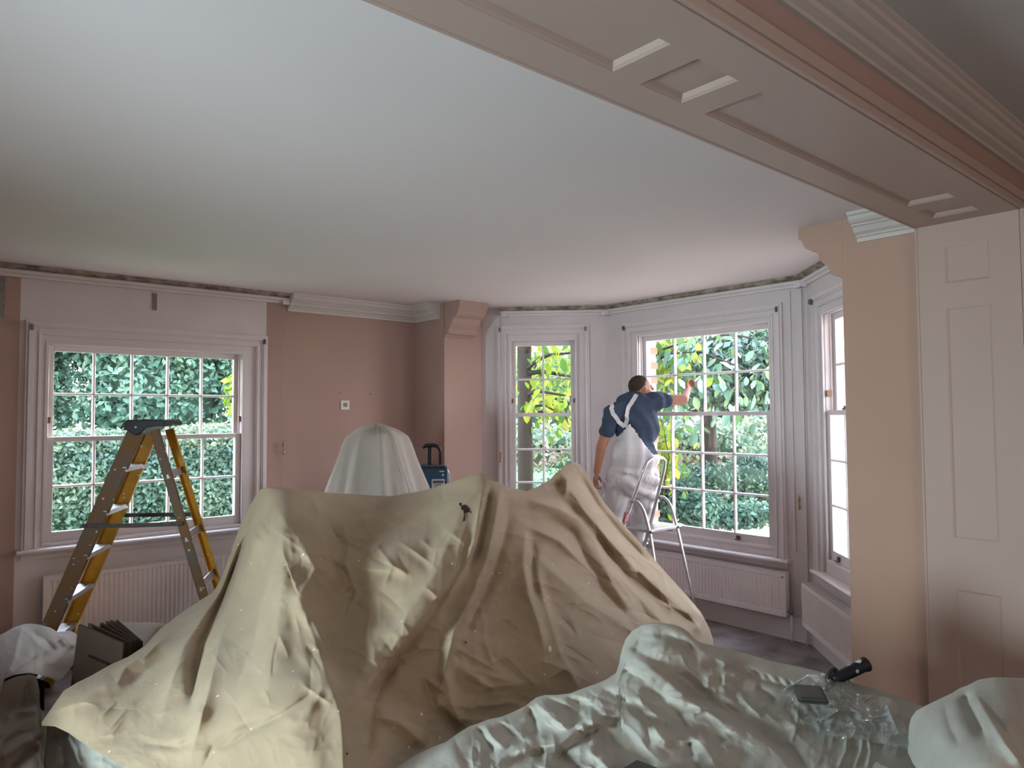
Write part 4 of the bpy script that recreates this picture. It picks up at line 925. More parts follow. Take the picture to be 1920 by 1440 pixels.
# --- the bundled end of linen, lower right
L_TOP = [(1702, 1400), (1704, 1375), (1708, 1352), (1718, 1336), (1735, 1326), (1760, 1313), (1785, 1301), (1800, 1291), (1812, 1287), (1835, 1275), (1862, 1270), (1885, 1271), (1920, 1272), (1960, 1282), (2040, 1330)]
L_BOT = [(1702, 1410), (1712, 1432), (1740, 1470), (1800, 1580), (2040, 1600)]
lc = [(1702, 1400, 2.16), (1720, 1337, 2.14), (1790, 1298, 2.12), (1862, 1270, 2.12), (1960, 1282, 2.15), (2040, 1330, 2.2), (1760, 1380, 1.84), (1830, 1350, 1.82), (1900, 1340, 1.80), (1800, 1440, 1.66), (1900, 1440, 1.62), (1720, 1430, 1.98), (1850, 1560, 1.52), (2040, 1500, 1.7)]
ldep = tps([p[:2] for p in lc], [p[2] for p in lc])
def l_disp(X, Y):
    f = lambda *a, **k: fold(X, Y, *a, **k); d = 0
    d = d + f([(1808, 1292), (1815, 1320), (1830, 1350), (1848, 1385)], -.055, 7, 14) + f([(1822, 1288), (1850, 1340), (1885, 1395), (1930, 1450)], .035, 14, 12)
    d = d + f([(1832, 1300), (1870, 1350), (1910, 1410), (1940, 1450)], -.018, 5) + f([(1900, 1290), (1905, 1330), (1930, 1380)], -.03, 12) + f([(1770, 1320), (1780, 1360), (1800, 1400)], -.018, 12)
    return (d + (ridged(X, Y, 70, 41, 3) - 1) * .006 + (vnoise(X / 60, Y / 60, 43) - .5) * .02)
lump = relief('bundled_linen_sheet', L_TOP, L_BOT, ldep, l_disp, 150, 130, GREEN, back=0.25, backz=0.75)
tag(lump, 'rounded bundle of sage green linen at the lower right by the doorway panel', 'dust sheet')

# table under the linen sheet: top and legs carry it
tt = empty('low_table', (2.05, 1.42, 0), 0, label='table hidden under the sage green linen sheet in the foreground', cat='table')
MB().box(-.72, .70, -.40, .40, .70, .735).build('tabletop', ORANGEW, tt, bevel=.004)
for x in (-.66, .64):
    for y in (-.34, .34): MB().box(x - .03, x + .03, y - .03, y + .03, 0, .70).build('leg', WOOD, tt)

# clear polythene bag with a dark block under it, black tool handle behind, black case in front
P_TOP = [(1466, 1294), (1482, 1284), (1500, 1272), (1515, 1264), (1540, 1262), (1570, 1270), (1592, 1282), (1605, 1300), (1640, 1303), (1668, 1308), (1684, 1325), (1694, 1350), (1704, 1378)]
P_BOT = [(1466, 1297), (1485, 1312), (1500, 1335), (1530, 1372), (1570, 1385), (1600, 1384), (1640, 1392), (1680, 1400), (1704, 1396)]
def p_depth(X, Y): return gd(X, Y) - 0.035
def p_disp(X, Y):
    cr = ridged(X, Y, 34, 51, 4)
    d = (cr - .9) * .05 + fold(X, Y, [(1468, 1294), (1500, 1272), (1512, 1265)], .03, 5) + fold(X, Y, [(1535, 1352), (1572, 1331), (1610, 1335)], .04, 5) + fold(X, Y, [(1540, 1325), (1572, 1331), (1545, 1350)], .03, 4)
    d = d + fold(X, Y, [(1606, 1338), (1620, 1350), (1640, 1352)], .03, 5) + fold(X, Y, [(1660, 1318), (1668, 1335), (1690, 1385)], .03, 6) + fold(X, Y, [(1490, 1300), (1500, 1325)], .025, 4)
    return d
bag = relief('polythene_bag', P_TOP, P_BOT, p_depth, p_disp, 120, 80, PLASTIC, back=0)
bag.modifiers.clear(); tag(bag, 'crumpled clear polythene bag lying on the green linen sheet', 'plastic bag')
DK = mat('dark_olive_plastic', (0.05, 0.055, 0.045), .6)
c = onz(1519, 1296, .885); blk = empty('plastic_case', tuple(c - np.array([0, 0, .02])), -0.95, label='dark olive flat case lying under the clear polythene bag', cat='case')
MB().box(-.045, .045, -.065, .065, 0, .02).build('body', DK, blk, bevel=.008); MB().box(-.047, .047, -.067, .067, .010, .012).build('seam', BLACKC, blk)
hA, hB = Vector(at(1568, 1272, 2.56)), Vector(at(1626, 1244, 2.60)); hd = (hB - hA).normalized()
th = empty('tool_handle', tuple(hA), 0, label='black rubber tool handle spattered with white paint, on the far edge of the table', cat='handle')
L_ = (hB - hA).length; mb = MB(); mb.tube([hd * L_ * t for t in (-.12, -.05, .1, .5, .86, .93, .97, 1.0)], [.012, .018, .0215, .0225, .0225, .0265, .0265, .018], 18); mb.build('grip', BLACKP, th, smooth=True)
u_ = hd.orthogonal().normalized()
mb = MB(); n_ = Vector((0, 0, 1)).cross(hd).normalized(); w_ = (hd * .35 + Vector((0, 0, 1))).normalized()
cc = Vector(at(1559, 1268, 2.56)) - hA
mb.tube([cc + (hd * .8 * math.cos(t) * .022 + w_ * math.sin(t) * .024) for t in np.linspace(0, 2 * math.pi, 20)], .008, 8); mb.build('guard_ring', BLACKC, th, smooth=True)
MB().tube([(hd * -.02), (hd * -.05 + Vector((0, 0, -.012))), Vector((0, 0, -.04)) - hd * .09], .006).build('shank', GREYMET, th, smooth=True)
q_ = onz(1150, 1447, .835)
bc = empty('phone_case', (float(q_[0]), float(q_[1]), .80), 1.65, label='black corner of a flat case at the bottom edge of the picture', cat='case')
MB().box(-.11, 0.0, -.11, 0.0, 0, .032).build('shell', BLACKC, bc, bevel=.004)
MB().box(-.10, -.01, -.10, -.01, .032, .034).build('lid', BLACKC, bc)

# ------------------------------------------------------------------ left foreground: chair, sheets, cardboard
WC_TOP = [(-70, 1215), (-30, 1200), (0, 1192), (10, 1187), (25, 1178), (45, 1171), (56, 1170), (75, 1172), (95, 1178), (108, 1186), (118, 1185), (130, 1184), (138, 1187), (145, 1193), (152, 1215), (154, 1235)]
WC_BOT = [(-70, 1360), (-20, 1345), (0, 1300), (8, 1273), (30, 1265), (55, 1262), (75, 1265), (95, 1272), (110, 1278), (122, 1268), (138, 1245), (154, 1237)]
wc = [(-70, 1215, 3.6), (0, 1192, 3.55), (56, 1170, 3.55), (130, 1184, 3.5), (152, 1215, 3.45), (0, 1240, 3.3), (60, 1225, 3.2), (110, 1230, 3.25), (60, 1262, 3.12), (-40, 1330, 3.2), (110, 1278, 3.2)]
wdep = tps([p[:2] for p in wc], [p[2] + .42 for p in wc])
def w_disp(X, Y):
    f = lambda *a: fold(X, Y, *a)
    return f([(40, 1175), (35, 1200), (25, 1240), (10, 1270)], .04, 7, 9) + f([(60, 1185), (85, 1195), (98, 1215), (105, 1220)], -.05, 8) + f([(56, 1190), (75, 1212), (92, 1222)], .035, 6) + f([(105, 1190), (122, 1195), (140, 1215)], .035, 6) \
        + f([(110, 1200), (120, 1215)], -.03, 5) + f([(70, 1225), (40, 1245), (15, 1270)], .03, 6, 12) + (ridged(X, Y, 34, 61, 3) - 1) * .014
o = relief('white_dust_sheet', WC_TOP, WC_BOT, wdep, w_disp, 110, 80, WHITES, back=0.35, backz=0.45)
tag(o, 'rumpled white dust sheet thrown over a chair at the left edge', 'dust sheet')
FB_TOP = [(-90, 1330), (0, 1300), (8, 1278), (30, 1268), (55, 1264), (68, 1268), (73, 1290), (76, 1330), (84, 1336), (90, 1345)]
FB_BOT = [(-90, 1640), (40, 1640), (72, 1640), (82, 1420), (90, 1360)]
fc = [(-90, 1330, 3.3), (0, 1290, 3.3), (60, 1266, 3.3), (30, 1330, 3.2), (70, 1325, 3.15), (0, 1400, 2.8), (80, 1350, 3.0), (60, 1440, 2.65), (-60, 1560, 2.4), (60, 1600, 2.4)]
fdep = tps([p[:2] for p in fc], [p[2] + .12 for p in fc])
def f_disp(X, Y):
    f = lambda *a: fold(X, Y, *a)
    return f([(0, 1350), (25, 1335), (60, 1332), (88, 1340)], .06, 9, 14) + f([(0, 1385), (35, 1360), (80, 1350)], .035, 10) + f([(-5, 1425), (40, 1395), (78, 1375)], .05, 9) + f([(0, 1400), (40, 1375), (78, 1362)], -.04, 6) + f([(20, 1450), (50, 1420), (78, 1395)], -.05, 9) \
        + f([(60, 1275), (50, 1300), (55, 1325)], -.04, 10) + (ridged(X, Y, 40, 71, 3) - 1) * .012
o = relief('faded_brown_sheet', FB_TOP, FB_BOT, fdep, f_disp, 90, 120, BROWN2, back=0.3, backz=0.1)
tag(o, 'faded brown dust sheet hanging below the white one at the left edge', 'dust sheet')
SG_TOP = [(84, 1400), (90, 1372), (100, 1356), (128, 1362), (160, 1380), (200, 1400), (240, 1430)]
SG_BOT = [(84, 1640), (240, 1640)]
sc_ = [(84, 1400, 3.12), (100, 1356, 3.2), (160, 1380, 3.0), (240, 1430, 2.85), (90, 1600, 2.75), (160, 1600, 2.6), (240, 1600, 2.5)]
sdep = tps([p[:2] for p in sc_], [p[2] for p in sc_])
o = relief('sage_sheet', SG_TOP, SG_BOT, sdep, lambda X, Y: fold(X, Y, [(125, 1375), (140, 1400), (150, 1440)], .03, 8) + fold(X, Y, [(115, 1400), (120, 1440)], -.03, 7) + (ridged(X, Y, 30, 81, 3) - 1) * .012, 60, 70, GREEN, back=0.3, backz=0.05)
tag(o, 'pale sage sheet over a box showing below the hem of the brown sheet, lower left', 'dust sheet')
PS_TOP = [(190, 1176), (215, 1168), (235, 1166), (270, 1167), (300, 1168), (318, 1174), (345, 1190), (365, 1215)]
PS_BOT = [(190, 1330), (365, 1330)]
o = relief('pale_sheet', PS_TOP, PS_BOT, lambda X, Y: 4.15 - (Y - 1170) / 150 * .35, lambda X, Y: (vnoise(X / 30, Y / 20, 5) - .5) * .03, 50, 40, PALE, back=0.35, backz=0.2)
tag(o, 'pale pinkish sheet over a low box between the cardboard and the radiator', 'dust sheet')
# sheeted armchair added out of frame to shade the lower left corner
ac = empty('shading_armchair', (-0.42, 3.66, 0), 0.1, label='sheeted armchair added unseen beyond the left edge to shade the lower left', cat='armchair')
MB().box(-.40, .40, -.42, .42, .02, .46).build('seat', WHITES, ac, bevel=.06); MB().box(-.42, -.22, -.44, .44, .3, 1.0).build('backrest', WHITES, ac, bevel=.07)
for y in (-.44, .30): MB().box(-.40, .40, y, y + .14, .3, .68).build('armrest', WHITES, ac, bevel=.05)
# chair under the sheets
ch = empty('wooden_chair', (float(at(92, 1285, 4.05)[0]), float(at(92, 1285, 4.05)[1]), 0), -0.5, label='orange wooden chair with dark legs half hidden under the white sheet', cat='chair')
mb = MB().box(-.21, .25, -.20, .20, .45, .475); mb.build('seat', ORANGEW, ch, bevel=.01)
for x in (-.19, .20):
    for y in (-.18, .18): MB().bar((x, y, .45), (x * 1.08, y * 1.08, 0), .028, .028, (0, 1, 0)).build('leg', WOOD, ch)
MB().box(-.21, -.18, -.18, .18, .475, .60).build('backrest', ORANGEW, ch, bevel=.01)
lg = at(79, 1300, 3.75); st2 = empty('folding_stool', (float(lg[0]), float(lg[1]), 0), 0.3, label='dark metal stool leg showing beside the cardboard, under the white sheet', cat='stool')
for x, y in ((0, 0), (-.26, .06), (-.03, .26), (-.28, .30)): MB().tube([(x, y, 0), (x, y, .42)], .011).build('leg', WOOD, st2)
MB().box(-.30, .02, -.02, .32, .42, .435).build('seat', WOOD, st2)

# flattened cardboard boxes standing in a fan
sheets = [((147, 1171), (231, 1207), 3.58, 3.46), ((165, 1169), (243, 1204), 3.66, 3.55), ((188, 1168), (249, 1203), 3.73, 3.63), ((198, 1165), (254, 1201), 3.78, 3.69), ((206, 1163), (259, 1199), 3.83, 3.74), ((217, 1163), (265, 1204), 3.88, 3.79)]
labs = ['flattened brown cardboard box nearest the camera in the fan, with a line of dark print', 'second flattened cardboard box in the fan, counted from the camera', 'third flattened cardboard box in the fan, counted from the camera',
        'fourth flattened cardboard box in the fan, counted from the camera', 'fifth flattened cardboard box, just in front of the rearmost in the fan', 'rearmost flattened cardboard box in the fan, nearest the radiator']
for i, ((a, b, Da, Db), lab) in enumerate(zip(sheets, labs)):
    p, q_ = Vector(at(*a, Da)), Vector(at(*b, Db)); o_ = Vector((p.x, p.y, 0)); d = (q_ - p); dh = Vector((d.x, d.y, 0)); nn = Vector((-dh.y, dh.x, 0)).normalized()
    root = empty('cardboard_box', tuple(o_), 0, label=lab, cat='cardboard box', group='flattened cardboard boxes leaning in a fan')
    lean = -nn * .05
    for nm, off, tk in (('front_flap', 0, .0045), ('back_flap', .0065, .0045)):
        vs = []
        for pt, top in ((p, True), (q_, True), (q_, False), (p, False)):
            base_ = Vector((pt.x, pt.y, pt.z if top else 0.0)) - o_ + nn * off + (Vector((0, 0, 0)) if top else lean)
            if not top and pt is p: base_ -= dh * .18
            vs.append(base_)
        vs += [v + nn * tk for v in vs]
        mesh_obj(nm, vs, [(0, 1, 2, 3), (7, 6, 5, 4), (0, 4, 5, 1), (1, 5, 6, 2), (2, 6, 7, 3), (3, 7, 4, 0)], CARD if off == 0 else CARDD, root)
    if i == 0:
        mb = MB(); c0, c1 = Vector(ony(165, 1229, 0) if False else at(166, 1229, 3.00)), Vector(at(206, 1247, 2.935))
        # project print line to the front face plane
        P0 = p; N_ = nn
        def prj(px, py):
            d_ = Vector(ray(px, py)); e_ = Vector(E0); N2 = (Vector((0, 0, p.z)) - lean).cross(dh).normalized(); t_ = (p - e_).dot(N2) / d_.dot(N2); return e_ + d_ * (t_ - .004)
        a0, a1 = prj(165, 1229), prj(207, 1247)
        for k in range(12):
            s0 = a0.lerp(a1, k / 12); s1 = a0.lerp(a1, (k + .7) / 12)
            mb.bar(s0 - o_, s1 - o_, .002, .014 if k % 3 else .011)
        mb.build('printed_line', INK, root)

# ------------------------------------------------------------------ sheeted shape by the pink wall
cv = empty('covered_chair', (2.87, 4.93, 0), 0, label='pale sheet draped over a tall rounded shape in front of the pink wall', cat='dust sheet')
zs = [1.745, 1.735, 1.715, 1.685, 1.655, 1.60, 1.53, 1.45, 1.36, 1.27, 1.15, 1.0, .8, .6, .4, .2, .01]
rs = [.005, .04, .105, .185, .222, .247, .27, .298, .33, .362, .39, .42, .44, .46, .475, .49, .50]
NA = 96; vs = []
for j, (z, r_) in enumerate(zip(zs, rs)):
    for k in range(NA):
        a_ = 2 * math.pi * k / NA; t = min(1, max(0, (1.70 - z) / .5))
        pa = ((a_ + 1.95) % (2 * math.pi / 5)) - math.pi / 5; fl = (.90 / math.cos(pa)) ** (1.0 if j < 10 else .7) * 1.03 + t * (.045 * math.sin(9 * a_ + 1 + 1.2 * math.sin(3 * a_)) + .03 * math.sin(17 * a_ + z * 2)) + .012 * math.sin(31 * a_ + z * 9) * t
        vs.append((r_ * fl * math.cos(a_), r_ * fl * math.sin(a_), z + .012 * math.cos(5 * a_ + .9) * (j > 0)))
fs = [(j * NA + k, (j + 1) * NA + k, (j + 1) * NA + (k + 1) % NA, j * NA + (k + 1) % NA) for j in range(len(zs) - 1) for k in range(NA)] + [tuple(range(NA))]
VEIL = mat('thin_pale_sheet', (0.42, 0.375, 0.33), .85, var=.07, scale=6, bump=.08, bscale=300)
mesh_obj('sheet', vs, fs, VEIL, cv, smooth=True)
for ang in (-2.02, -1.55):   # raised seam folds on the side towards the room
    P = [(r_ * 1.04 * math.cos(ang + (1.7 - z) * .30), r_ * 1.04 * math.sin(ang + (1.7 - z) * .30), z) for z, r_ in zip(zs, rs)][2:13]
    MB().tube(P, .006, 6).build('seam_fold', VEIL, cv, smooth=True)

# ------------------------------------------------------------------ site radio on a stand in the corner
rp_ = at(812, 905, 6.22)
sx, sy = float(rp_[0]), float(rp_[1])
sd = empty('packing_crate', (sx, sy, 0), 0.25, label='tall wooden crate hidden behind the brown sheet, carrying the site radio', cat='crate')
for z in (0.02, .24, .46, .68, .88): MB().box(-.19, .19, -.17, -.15, z, z + .10).box(-.19, .19, .15, .17, z, z + .10).box(-.19, -.17, -.15, .15, z, z + .1).box(.17, .19, -.15, .15, z, z + .1).build('slat', ORANGEW, sd)
MB().box(-.19, .19, -.17, .17, .985, 1.0).build('lid', ORANGEW, sd)
rd = empty('site_radio', (sx, sy, 1.0), -0.47, label='navy blue jobsite radio with black pull-up handle and grey side, in the pink corner', cat='radio')
rd.rotation_euler.z = -0.62
w_, d_, h_ = .245, .20, .385
MB().prism([(-w_ / 2, 0), (w_ / 2, 0), (w_ / 2, h_ - .02), (w_ / 2 - .03, h_), (-w_ / 2 + .02, h_), (-w_ / 2, h_ - .015)], 'y', -d_ / 2, d_ / 2).build('case', NAVY, rd, bevel=.006)
MB().prism([(w_ / 2 - .005, .01), (w_ / 2 + .02, .02), (w_ / 2 + .02, h_ - .07), (w_ / 2 - .025, h_ - .002), (w_ / 2 - .035, h_ - .008)], 'y', -d_ / 2 + .02, d_ / 2 + .01).build('side_guard', LGREY, rd, bevel=.004)
mb = MB(); yf = -d_ / 2 - .004
mb.box(-.01, .098, yf, yf + .01, h_ - .24, h_ - .115).build('label_plate', LGREY, rd, bevel=.003)
mb = MB()
for k in range(6): mb.box(.002 + .015 * k, .013 + .015 * k, yf - .002, yf, h_ - .148, h_ - .128)
for r_ in range(3): mb.box(.012, .07, yf - .002, yf, h_ - .165 - r_ * .016, h_ - .160 - r_ * .016)
mb.build('label_print', INK, rd)
MB().box(.055, .095, yf - .001, yf + .003, h_ - .055, h_ - .045).tube([(.085, yf, h_ - .08), (.085, yf + .004, h_ - .08)], .010).build('badge', LGREY, rd)
MB().box(-.105, .10, yf + .001, yf + .006, h_ - .03, h_ - .008).build('top_trim', BLACKC, rd)
mb = MB(); mb.box(-.045, -.012, -.02, .02, h_, h_ + .15).box(.05, .075, -.02, .02, h_ - .005, h_ + .11); mb.build('handle_post', BLACKC, rd, bevel=.004)
MB().tube([(-.09, 0, h_ + .145), (-.06, 0, h_ + .165), (0, 0, h_ + .168), (.035, 0, h_ + .16), (.058, 0, h_ + .135), (.063, 0, h_ + .10)], [.012, .017, .018, .016, .014, .012], 10).build('handle_grip', BLACKC, rd, smooth=True)

# ------------------------------------------------------------------ yellow fibreglass stepladder
DL = 4.35; Tv = _r * -0.10 + _a * 0.46      # direction across the treads, away from the camera
def V(px, py, D): return Vector(at(px, py, D))
def to_floor(p, q):  # extend p->q to z=0
    return p + (q - p) * (p.z / (p.z - q.z))
fT = V(254, 808, DL); fB = to_floor(fT, V(95, 1168, DL)); rT = V(289, 806, DL - .02); rB = to_floor(rT, V(378, 1110, DL + .02))
lad = empty('yellow_stepladder', (fB.x, fB.y, 0), 0, label='yellow fibreglass stepladder with black top cap standing before the left window', cat='stepladder')
O = Vector((fB.x, fB.y, 0))
def stile(name, t, b, cross, w, dpt, matr, parent, front=True):
    """channel section: web facing sideways, two flanges towards the treads"""
    d = (b - t).normalized(); s = cross.normalized(); f = d.cross(s).normalized()   # f: along the web width
    tk = .004
    mb = MB()
    for (c0, c1, e0, e1) in ((-w / 2, w / 2, 0, tk), (-w / 2, -w / 2 + tk, 0, dpt), (w / 2 - tk, w / 2, 0, dpt)):
        vs = [pt + f * a_ + s * e_ - O for pt in (t, b) for a_, e_ in ((c0, e0), (c1, e0), (c1, e1), (c0, e1))]
        mb.add(vs, [(3, 2, 1, 0), (4, 5, 6, 7), (0, 1, 5, 4), (1, 2, 6, 5), (2, 3, 7, 6), (3, 0, 4, 7)])
    return mb.build(name, matr, parent, bevel=.001)
sT = Tv * .66; sB = Tv * 1.0
wide = _r * -0.02
fT2, fB2 = fT + Tv * .82, fB + Tv * 1.12; rT2, rB2 = rT + Tv * .80, rB + Tv * 1.05
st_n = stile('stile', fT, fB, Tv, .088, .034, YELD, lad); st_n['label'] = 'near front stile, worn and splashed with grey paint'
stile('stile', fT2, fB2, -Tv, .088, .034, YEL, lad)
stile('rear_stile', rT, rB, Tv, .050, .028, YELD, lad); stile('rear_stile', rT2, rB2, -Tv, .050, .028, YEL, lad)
def along(a, b, z): return a + (b - a) * ((a.z - z) / (a.z - b.z))
for i in range(6):
    z = 1.505 - i * .262; p, q_ = along(fT, fB, z), along(fT2, fB2, z); n_ = (fB - fT); n_ = Vector((n_.x, n_.y, 0)).normalized()
    p = p + Tv.normalized() * .005; q_ = q_ - Tv.normalized() * .005
    mb = MB(); vs = [pt - O + n_ * a_ + Vector((0, 0, c_)) for pt in (p, q_) for a_, c_ in ((-.042, 0), (.042, 0), (.046, -.028), (.042, -.028), (.040, -.004), (-.040, -.004), (-.040, -.028), (-.044, -.028))]
    mb.add(vs, [(7, 6, 5, 4, 3, 2, 1, 0), tuple(range(8, 16))] + [(k, (k + 1) % 8, 8 + (k + 1) % 8, 8 + k) for k in range(8)])
    for k in range(4): mb.bar(p - O + n_ * (-.03 + .02 * k) + Vector((0, 0, .001)), q_ - O + n_ * (-.03 + .02 * k) + Vector((0, 0, .001)), .004, .003)
    mb.build('tread', METAL, lad)
for i, z in enumerate((1.46, 1.08, .78, .42)):
    p, q_ = along(rT, rB, z), along(rT2, rB2, z); d = (rB - rT).normalized()
    MB().bar(p - O, q_ - O, .048, .012, tuple(Tv.cross(d))).bar(p - O + d * .02, q_ - O + d * .02, .006, .03, tuple(Tv.cross(d))).build('rear_brace', METAL, lad, bevel=.001)
p1, q1 = V(160, 986, DL - .01), V(338, 982, DL - .01)
MB().bar(p1 - O, (p1 + q1) / 2 - O + Vector((0, 0, -.004)), .008, .026).bar((p1 + q1) / 2 - O + Vector((0, 0, -.004)), q1 - O, .008, .026).sphere(tuple(p1 - O), .014, 8, 5).sphere(tuple(q1 - O), .014, 8, 5).build('spreader', GREYBAR, lad)
p2, q2 = p1 + Tv * 1.0, q1 + Tv * .93
MB().bar(p2 - O, (p2 + q2) / 2 - O, .008, .026).bar((p2 + q2) / 2 - O, q2 - O, .008, .026).build('spreader', GREYBAR, lad)
cx0, cx1 = V(233, 787, DL), V(310, 789, DL); ax = Vector((cx1.x - cx0.x, cx1.y - cx0.y, 0)).normalized(); Lx = (Vector((cx1.x - cx0.x, cx1.y - cx0.y, 0))).length; zt = cx0.z
prof_c = [(0.0, -.060), (0.012, -.005), (.03, .0), (Lx - .02, -.002), (Lx, -.012), (Lx + .004, -.035), (Lx - .01, -.042), (Lx - .06, -.040), (Lx * .55, -.05), (Lx * .45, -.075), (Lx * .30, -.095), (.03, -.066)]
mb = MB(); cr0 = Vector((cx0.x, cx0.y, zt)) - Tv * .04 - O; cr1 = cr0 + Tv * .95; n = len(prof_c)
mb.add([c_ + ax * a_ + Vector((0, 0, b_)) for c_ in (cr0, cr1) for a_, b_ in prof_c], [tuple(range(n))[::-1], tuple(range(n, 2 * n))] + [(i, (i + 1) % n, n + (i + 1) % n, n + i) for i in range(n)])
mb.build('top_cap', BLACKP, lad, bevel=.005)
for pt in (fB, fB2, rB, rB2):
    e_ = pt - O; MB().box(e_.x - .045, e_.x + .045, e_.y - .025, e_.y + .025, 0, .035).build('rubber_foot', BLACKC, lad, bevel=.006)

# ------------------------------------------------------------------ aluminium stepladder by the bay
def LD(lat, dep, z): return Vector((_a * dep + _r * lat).to_tuple()[:2] + (z,))
al = empty('aluminium_stepladder', tuple(LD(.95, 6.0, 0)), 0, label='aluminium stepladder with hooped handrail behind the painter at the bay window', cat='stepladder')
O2 = al.location.copy()
wv = (_r * .29 + _a * .28); fb = (_r * .72 - _a * .69)   # across the treads; towards the rear legs
A0 = LD(.885, 5.90, 0)   # near front corner of the platform (plan)
def LP(w, s, z): return Vector((A0.x, A0.y, 0)) + wv * w + fb * s + Vector((0, 0, z)) - O2
SL = .36
def fs_(z): return -(0.90 - z) * SL     # front frame leans back as it rises
hoop = []
for w, z in ((-.02, 0.0), (.0, .45), (.03, .9), (.10, 1.22), (.14, 1.36)): hoop.append(LP(w, fs_(z), z))
for w, z in ((.20, 1.425), (.32, 1.45), (.5, 1.455), (.68, 1.45), (.80, 1.425), (.86, 1.36), (.90, 1.22), (.97, .9), (1.0, .45), (1.02, 0.0)): hoop.append(LP(w, fs_(z), z))
MB().tube(hoop, .0135, 10).build('handrail_frame', METAL, al, smooth=True)
for i, z in enumerate((.225, .45, .675)):
    w0, w1_ = .0, 1.0
    p, q_ = LP(w0, fs_(z), z), LP(w1_, fs_(z), z)
    mb = MB(); mb.add([c_ + fb * a_ + Vector((0, 0, b_)) for c_ in (p, q_) for a_, b_ in ((-.085, 0), (.035, 0), (.035, -.028), (.028, -.028), (.028, -.005), (-.078, -.005), (-.078, -.028), (-.085, -.028))], [(7, 6, 5, 4, 3, 2, 1, 0), tuple(range(8, 16))] + [(k, (k + 1) % 8, 8 + (k + 1) % 8, 8 + k) for k in range(8)])
    mb.build('tread', METAL, al)
mb = MB(); mb.add([LP(w, s, z) for z in (.90, .875) for w, s in ((.02, 0), (.98, 0), (.98, .27), (.02, .27))], [(0, 1, 2, 3), (7, 6, 5, 4), (0, 4, 5, 1), (1, 5, 6, 2), (2, 6, 7, 3), (3, 7, 4, 0)]).build('platform', METAL, al, bevel=.004)
for w0, w1_ in ((0.03, -.03), (.97, 1.03)):
    pts = [LP(w0, .080, 1.105), LP(w0, .105, 1.118), LP(w0, .135, 1.112), LP(w0, .168, 1.085), LP(w0, .195, 1.045), LP(w0, .220, .98), LP(w0, .238, .92), LP(w0, .255, .86), LP(w1_, .35, .42), LP(w1_ * 1.0, .44, 0.0)]
    MB().tube(pts, .0125, 10).build('rear_leg', METAL, al, smooth=True)
MB().bar(LP(0, .395, .22), LP(1, .395, .22), .02, .02).build('rear_brace', METAL, al)
for w in (.03, .97): MB().tube([LP(w - .05, .27, .885), LP(w + .05, .27, .885)], .012).build('pivot', GREYMET, al)
MB().bar(LP(.005, fs_(1.02), 1.02), LP(.03, fs_(.93), .93), .030, .030).build('warning_sticker', mat('sticker', (.62, .50, .50), .6, col2=(.45, .08, .08), scale=60), al)
for w, s in ((-.02, fs_(0)), (1.02, fs_(0)), (-.03, .44), (1.03, .44)):
    c_ = LP(w, s, 0); MB().tube([c_, c_ + Vector((0, 0, .035))], .019, 10).build('rubber_foot', BLACKC, al)

# ------------------------------------------------------------------ the painter
man = empty('person', (0, 0, 0), 0, label='painter in blue T-shirt and white bib overalls seen from behind, reaching to the window bars', cat='person')
DP = 6.12
def J(px, py, dD=0.0): return Vector(at(px, py, DP + dD))
mo = J(1185, 1015); mo.z = .675; man.location = mo
def cap(mb, a, b, ra, rb, seg=14):
    """tapered capsule"""
    d = (b - a); L = d.length; d.normalize(); pts, rr = [], []
    for t in (-.98, -.8, -.45, 0): pts.append(a + d * ra * t); rr.append(ra * math.sqrt(max(0, 1 - t * t)) + .0005)
    for t in (.25, .5, .75): pts.append(a + d * L * t); rr.append(ra + (rb - ra) * t)
    for t in (0, .45, .8, .98): pts.append(b + d * rb * t); rr.append(rb * math.sqrt(max(0, 1 - t * t)) + .0005)
    mb.tube([p - mo for p in pts], rr, seg)
def ell(mb, c, ax, r, seg=20, rings=12):
    """ellipsoid with axes matrix ax (3 vectors) and radii r"""
    m_ = MB().sphere((0, 0, 0), 1, seg, rings); c = c - mo
    mb.add([c + ax[0] * v[0] * r[0] + ax[1] * v[1] * r[1] + ax[2] * v[2] * r[2] for v in m_.v], m_.f)
def solid(mb, name, matr, voxel, smooth_it, parent):
    me = bpy.data.meshes.new(name); me.from_pydata(mb.v, [], mb.f); tmp = bpy.data.objects.new(name, me); C.objects.link(tmp)
    rm = tmp.modifiers.new('r', 'REMESH'); rm.mode = 'VOXEL'; rm.voxel_size = voxel; rm.use_smooth_shade = True
    sm = tmp.modifiers.new('s', 'SMOOTH'); sm.iterations = smooth_it; sm.factor = .5
    dg = bpy.context.evaluated_depsgraph_get(); dg.update()
    out = bpy.data.meshes.new_from_object(tmp.evaluated_get(dg)); bpy.data.objects.remove(tmp); bpy.data.meshes.remove(me)
    out.name = name; out.materials.clear(); out.materials.append(matr)
    o = bpy.data.objects.new(name, out); C.objects.link(o); o.parent = parent
    return o
fw = (_a * .82 + _r * .57).normalized()         # the way he faces
hip, waist, chest, upper = J(1186, 893), J(1190, 852), J(1194, 800, .03), J(1194, 762, .05)
neck, head = J(1196, 742, .05), J(1202, 727, .07)
shL, shR = J(1150, 775, -.04), J(1231, 752, .04)
elL, wrL = J(1127, 838, -.06), J(1119, 884, -.02)
elR, wrR = J(1281, 749, .12), J(1289, 732, .27)
hpL, hpR = J(1164, 900, 0), J(1209, 898, .02)
knL, knR = J(1148, 962, .10), J(1206, 955, .12)
anL, anR = J(1158, 1010, .10), J(1196, 1006, .12)
lat = (shR - shL).normalized(); upv = (upper - hip).normalized(); bk = lat.cross(upv).normalized(); lat2 = upv.cross(bk).normalized()
AX = (lat2, bk, upv)
